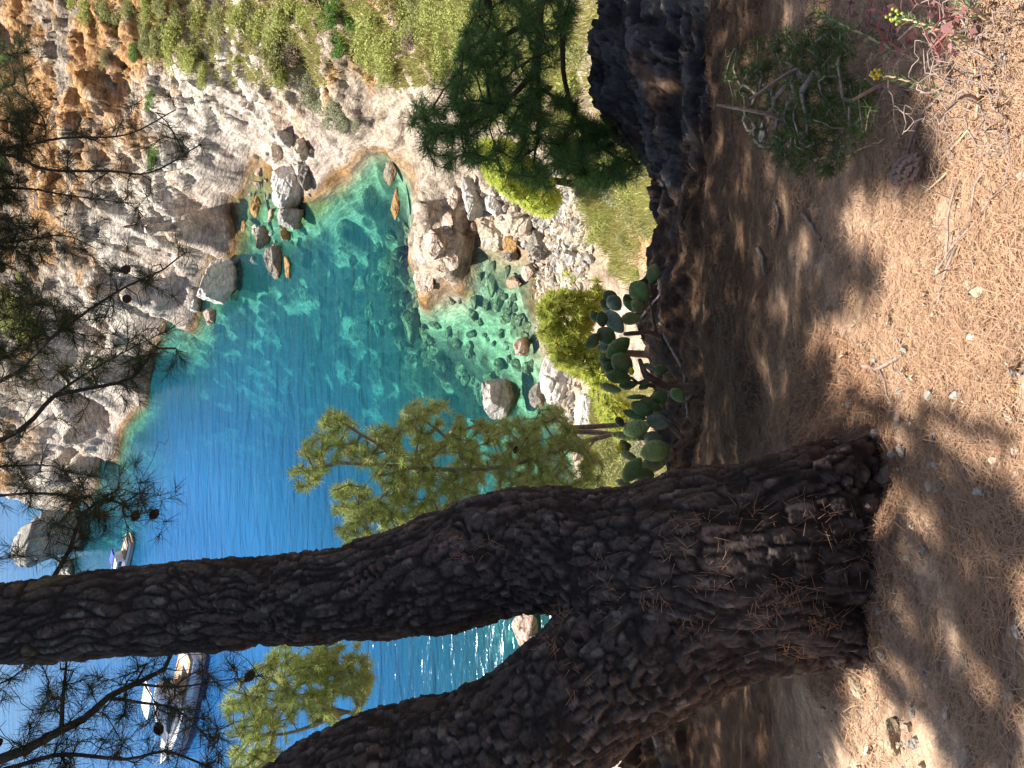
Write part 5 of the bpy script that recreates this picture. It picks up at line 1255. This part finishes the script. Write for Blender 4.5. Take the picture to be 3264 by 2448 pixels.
# fallen needles, thick on the ground
def litter(n, seed, sel, L0, w0, colA, colB, lab):
    rg = np.random.default_rng(seed); i = rg.choice(sel, n); P = LV[i] + Ln[i] * rg.uniform(.001, .012, (n, 1)); P += rg.normal(0, .02, (n, 3)) * [1, 1, 0] * 0
    # fans of needles share a bundle
    d = rg.normal(0, 1, (n, 3)); d += .5 * np.stack([vnoise(P * 5, 1), vnoise(P * 5, 2), P[:, 0] * 0], 1); d -= Ln[i] * (d * Ln[i]).sum(1, keepdims=True); d += Ln[i] * rg.normal(0, .13, (n, 1)); d /= np.linalg.norm(d, axis=1, keepdims=True)
    dist = np.linalg.norm(P - CAM, axis=1, keepdims=True); s = np.cross(d, Ln[i]); w_ = w0 * np.clip(dist / 2.2, .8, 2.4) * .5; l = L0 * rg.uniform(.45, 1.1, (n, 1)) * .5
    k = rg.normal(0, .12, (n, 1)); mid = P + s * l * k
    V_ = np.stack([P - d * l - s * w_, P - d * l + s * w_, mid + s * w_, mid - s * w_, P + d * l], 1).reshape(-1, 3)
    b = (np.arange(n) * 5)[:, None]; T_ = np.concatenate([b + [[0, 1, 2]], b + [[0, 2, 3]], b + [[3, 2, 4]]])
    f_ = rg.uniform(0, 1, (n, 1)); C_ = np.array(colA) * f_ + np.array(colB) * (1 - f_); C_ = C_ * (1 - .70 * sstep(1.3, 2.3, P[:, 1:2]))  # bank needles: older brown duff, darkened further to deepen the shade there
    return tag(link('fallen_needles', mesh_from('fallen_needles', V_, T_, m_litter, False, np.repeat(C_, 5, 0))), lab, 'pine needles', kind='stuff')
m_litter = mat('dry_needle', attr=True, rough=.7, spec=.3)
dens = fbm(LV[idx_in] * 2.6, 3, 93) + .35 * fbm(LV[idx_in] * 9, 2, 94)
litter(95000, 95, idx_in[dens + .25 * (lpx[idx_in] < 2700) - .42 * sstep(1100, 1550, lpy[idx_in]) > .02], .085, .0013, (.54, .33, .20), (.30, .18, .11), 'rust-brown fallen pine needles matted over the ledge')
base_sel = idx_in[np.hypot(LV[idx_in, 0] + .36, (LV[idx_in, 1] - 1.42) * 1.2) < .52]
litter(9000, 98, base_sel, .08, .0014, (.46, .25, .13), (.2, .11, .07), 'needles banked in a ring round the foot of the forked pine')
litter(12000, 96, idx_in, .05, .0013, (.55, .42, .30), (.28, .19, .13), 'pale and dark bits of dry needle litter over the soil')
# needles caught in the bark
rg = np.random.default_rng(97); cs, ds = [], []
for (vx, vy, k, sp) in ((1000,1190,26,22),(1060,1180,16,14),(1450,1180,40,35),(1500,1120,30,30),(1300,1230,26,40),(1215,1330,50,26),(1190,1390,24,20),(1330,1300,30,40),(1420,1290,30,28),(1560,1250,40,40),(1620,1110,30,40),(1700,1280,80,40),(1780,1340,70,34),(1640,1330,50,34),(1750,1130,50,60),(1840,1190,60,80),(1500,1350,24,30),(1250,1470,18,30),(1700,1400,40,30)):
    for _ in range(int(k * .8)):
        # ray_cast works in the trunk's own space
        r = Vector(rays((vx + rg.normal(0, sp * .75)) * V2, (vy + rg.normal(0, sp * .6)) * V2)).normalized()
        ok, loc, nor, _i = trunk_o.ray_cast(Vector(CAM - fbase), r)
        if ok: cs.append(np.array(loc)); ds.append(np.array(nor))
cs, ds = np.array(cs), np.array(ds); n = len(cs)
d = rg.normal(0, 1, (n, 3)); d -= ds * (d * ds).sum(1, keepdims=True) * .8; d /= np.linalg.norm(d, axis=1, keepdims=True); s = np.cross(d, ds); s /= np.linalg.norm(s, axis=1, keepdims=True)
P = cs + ds * .006; l = .055 * rg.uniform(.5, 1.1, (n, 1)); V_ = np.stack([P - s * .001, P + s * .001, P + d * l], 1).reshape(-1, 3)
link('caught_needles', mesh_from('caught_needles', V_, np.arange(3 * n).reshape(-1, 3), m_litter, False, np.tile([.30, .15, .08], (3 * n, 1))), forked)

# ---- green bush of narrow leaves near the viewer (upper right of the picture)
def plant(name, lab, stems_, tips, L_, w_, nn, colA, colB, wood, seed, step=.03, r_tip=.0012, cat='plant', **kw):
    return tree(name, lab, stems_, tips, step, r_tip, nn, L_, w_, colA, colB, kw.pop('brown', .02), wood, seed, cat=cat, parts=('stems', 'leaves'), **kw)
def above(poly, n, lo, hi, rg):
    t = tips_poly(poly, n, 1, 1, rg); out = []
    for p in t:
        v = p - CAM; px = 1632 - (v @ UP) / (v @ FWD) * F; py = 1224 - (v @ RGT) / (v @ FWD) * F
        h = lp(px, py)
        if h is not None:
            D = float((h - CAM) @ FWD); out.append(CAM + v / (v @ FWD) * (D - rg.uniform(lo, hi)))
    return np.array(out)
rg = np.random.default_rng(111)
bt = above([(2310,150),(2420,120),(2560,60),(2700,100),(2740,250),(2780,330),(2760,470),(2650,560),(2520,560),(2400,470),(2340,350),(2300,260)], 480, .03, .42, rg)
r0 = lp(2640, 260); r1 = lp(2560, 420)
plant('bush', 'dark green bush of fine narrow leaves on the shaded slope by the dry stalks', [([r0, r0 + [0, 0, .15], r0 + [-.1, .05, .3]], .008, .004), ([r1, r1 + [.02, 0, .15], r1 + [.05, .1, .3]], .008, .004)], bt, .030, .0013, 16, (.13, .22, .055), (.05, .09, .03), m_twig, 112, cat='bush', sub=3, spread=1.0)
pt = above([(2640,-40),(2900,-40),(3100,0),(3060,160),(2860,230),(2700,160)], 34, .06, .3, rg)
r0 = lp(2860, 120)
# twiggy dead shrub
dt = above([(2640,160),(2860,100),(3060,140),(3020,360),(2880,440),(2700,400)], 190, .02, .28, rg); r1 = lp(2900, 300)
plant('dry_shrub', 'leafless pale twiggy shrub between the green bush and the pine cone', [([r1, r1 + [0, 0, .1], r1 + [-.05, .02, .2]], .006, .003)], dt, .01, .001, 1, (.5, .4, .3), (.4, .3, .2), m_twig, 113, cat='shrub', step=.016, sub=1, leafy=.1, jitter=.3, r_tip=.0005, r_max=.0017)
for q_, (poly_, root_, n_, lab_) in enumerate((
    ([(2600,-40),(2900,-40),(3150,-40),(3264,60),(3200,260),(3050,300),(2900,200),(2700,120)], (3000, 90), 260, 'wide tangle of grey dead twigs along the upper edge by the pink leaves'),
    ([(3000,200),(3200,150),(3264,300),(3220,520),(3080,560),(2960,460)], (3130, 330), 130, 'low dead brushwood over the sunlit needles at the upper right'),
    ([(2560,-40),(2720,-40),(2740,160),(2640,260),(2500,220)], (2640, 60), 120, 'thin dead twigs standing behind the green bush at the upper edge'))):
    tt = above(poly_, n_, .01, .22, rg); rr_ = lp(*root_)
    plant('dry_shrub', lab_, [([rr_, rr_ + [0, 0, .07], rr_ + [-.05, .02, .13]], .004, .002)], tt, .01, .001, 1, (.5, .4, .3), (.4, .3, .2), (m_twig, m_twig, m_twig)[q_], 130 + q_, step=.016, cat='shrub', sub=1, leafy=.1, jitter=.3, r_tip=.00045, r_max=.0016)
# pink-leaved plant: broad three-pointed leaves on thin stems
m_pink = mat('pink_leaf', attr=True, rough=.6, trans=.3)
def broad_plant(lab, root_, tips, size, colA, colB, seed, m_=m_pink, name='plant'):
    rg = np.random.default_rng(seed); e = tag(empty(name, root_), lab, 'plant'); g = grow([([root_, root_ + [0, 0, .06], root_ + [0, 0, .12]], .003, .002)], tips, .03, .0009, .003, .4, rg, .2)
    PP = g[0] - root_; link('stems', wood_mesh('stems', (PP,) + g[1:], mat('red_stem', (.32, .12, .10), .7)), e)
    V_, F_, C_ = [], [], []
    for t in g[5]:
        for _ in range(2):
            c = PP[t] + rg.normal(0, .012, 3); u = rg.normal(0, 1, 3); u /= np.linalg.norm(u); w = np.cross(u, rg.normal(0, 1, 3)); w /= np.linalg.norm(w); n0_ = np.cross(u, w); s = size * rg.uniform(.6, 1.2); k = len(V_)
            for (a, b_, h_) in ((0, 0, 0), (.35, .55, .1), (.6, .22, .05), (1.15, 0, .12), (.6, -.22, .05), (.35, -.55, .1)): V_.append(c + s * (u * a + w * b_ + n0_ * h_))
            F_ += [(k, k + 1, k + 2), (k, k + 2, k + 3), (k, k + 3, k + 4), (k, k + 4, k + 5)]; f_ = rg.uniform(); C_ += [np.array(colA) * f_ + np.array(colB) * (1 - f_)] * 6
    link('leaves', mesh_from('leaves', np.array(V_), F_, m_, False, np.array(C_)), e); return e
broad_plant('straggling plant with dusty pink three-pointed leaves at the upper edge', r0, pt, .019, (.42, .20, .19), (.24, .11, .11), 114)
# spurge: stems ringed with narrow leaves, yellow-green head
def spurge(lab, a, b, n_, seed, head=(.60, .66, .10)):
    rg = np.random.default_rng(seed); pa, pb = lp(*a), lp(*b)
    if pa is None or pb is None: return
    pb = pb + np.array([0, 0, .16]); pts = resample(np.array([pa, (pa + pb) / 2 + [0, 0, .05], pb]), .008); e = tag(empty('spurge', pa), lab, 'plant')
    v, f, *_ = sweep(np.c_[pts - pa, np.linspace(.0035, .002, len(pts))], .01, 6); link('stem', mesh_from('stem', v, f, m_straw), e)
    V_, F_, C_ = [], [], []; T_ = (pts[-1] - pts[0]); T_ /= np.linalg.norm(T_); u = np.cross(T_, [0, 0, 1.]); u /= np.linalg.norm(u); w = np.cross(T_, u)
    for i in range(n_):
        t = .15 + .8 * i / n_; c = pts[int(t * (len(pts) - 1))] - pa; an = i * 2.4; d = u * math.cos(an) + w * math.sin(an) + T_ * .7; d /= np.linalg.norm(d); s_ = np.cross(d, T_); s_ /= np.linalg.norm(s_); l = .024 * (1.1 - .3 * t); k = len(V_)
        V_ += [c, c + d * l * .5 + s_ * .0035, c + d * l, c + d * l * .5 - s_ * .0035]; F_.append((k, k + 1, k + 2, k + 3)); g_ = rg.uniform(.8, 1.2); C_ += [np.array([.16, .25, .11]) * g_] * 4
    link('leaves', mesh_from('leaves', np.array(V_), F_, m_pink, False, np.array(C_)), e)
    iv, if_ = ico(1); V_, F_ = [], []; o_ = 0
    for i in range(16):
        c = pts[-1] - pa + rg.normal(0, .007, 3); V_.append(iv * .0036 + c); F_ += [tuple(int(x) + o_ for x in q_) for q_ in if_]; o_ += len(iv)
    link('flower_head', mesh_from('flower_head', np.concatenate(V_), F_, mat('spurge_head', head, .6)), e)
zz = lambda x, y: (2420 + x / 2.024, y / 2.024)
spurge('leafy spurge stem topped by a bright yellow-green head, leftmost of the three', zz(1060, 410), zz(600, 190), 60, 120)
spurge('leafy spurge stem with a green head leaning among the twigs', zz(1440, 300), zz(1150, 250), 50, 121, (.36, .45, .08))
spurge('short spurge stem with a mustard-yellow head near the pine cone', zz(1270, 620), zz(1020, 590), 40, 122, (.6, .45, .05))
spurge('spurge stem with a small yellow tip at the upper right edge', zz(1500, 150), zz(1370, 20), 36, 123, (.6, .55, .1))
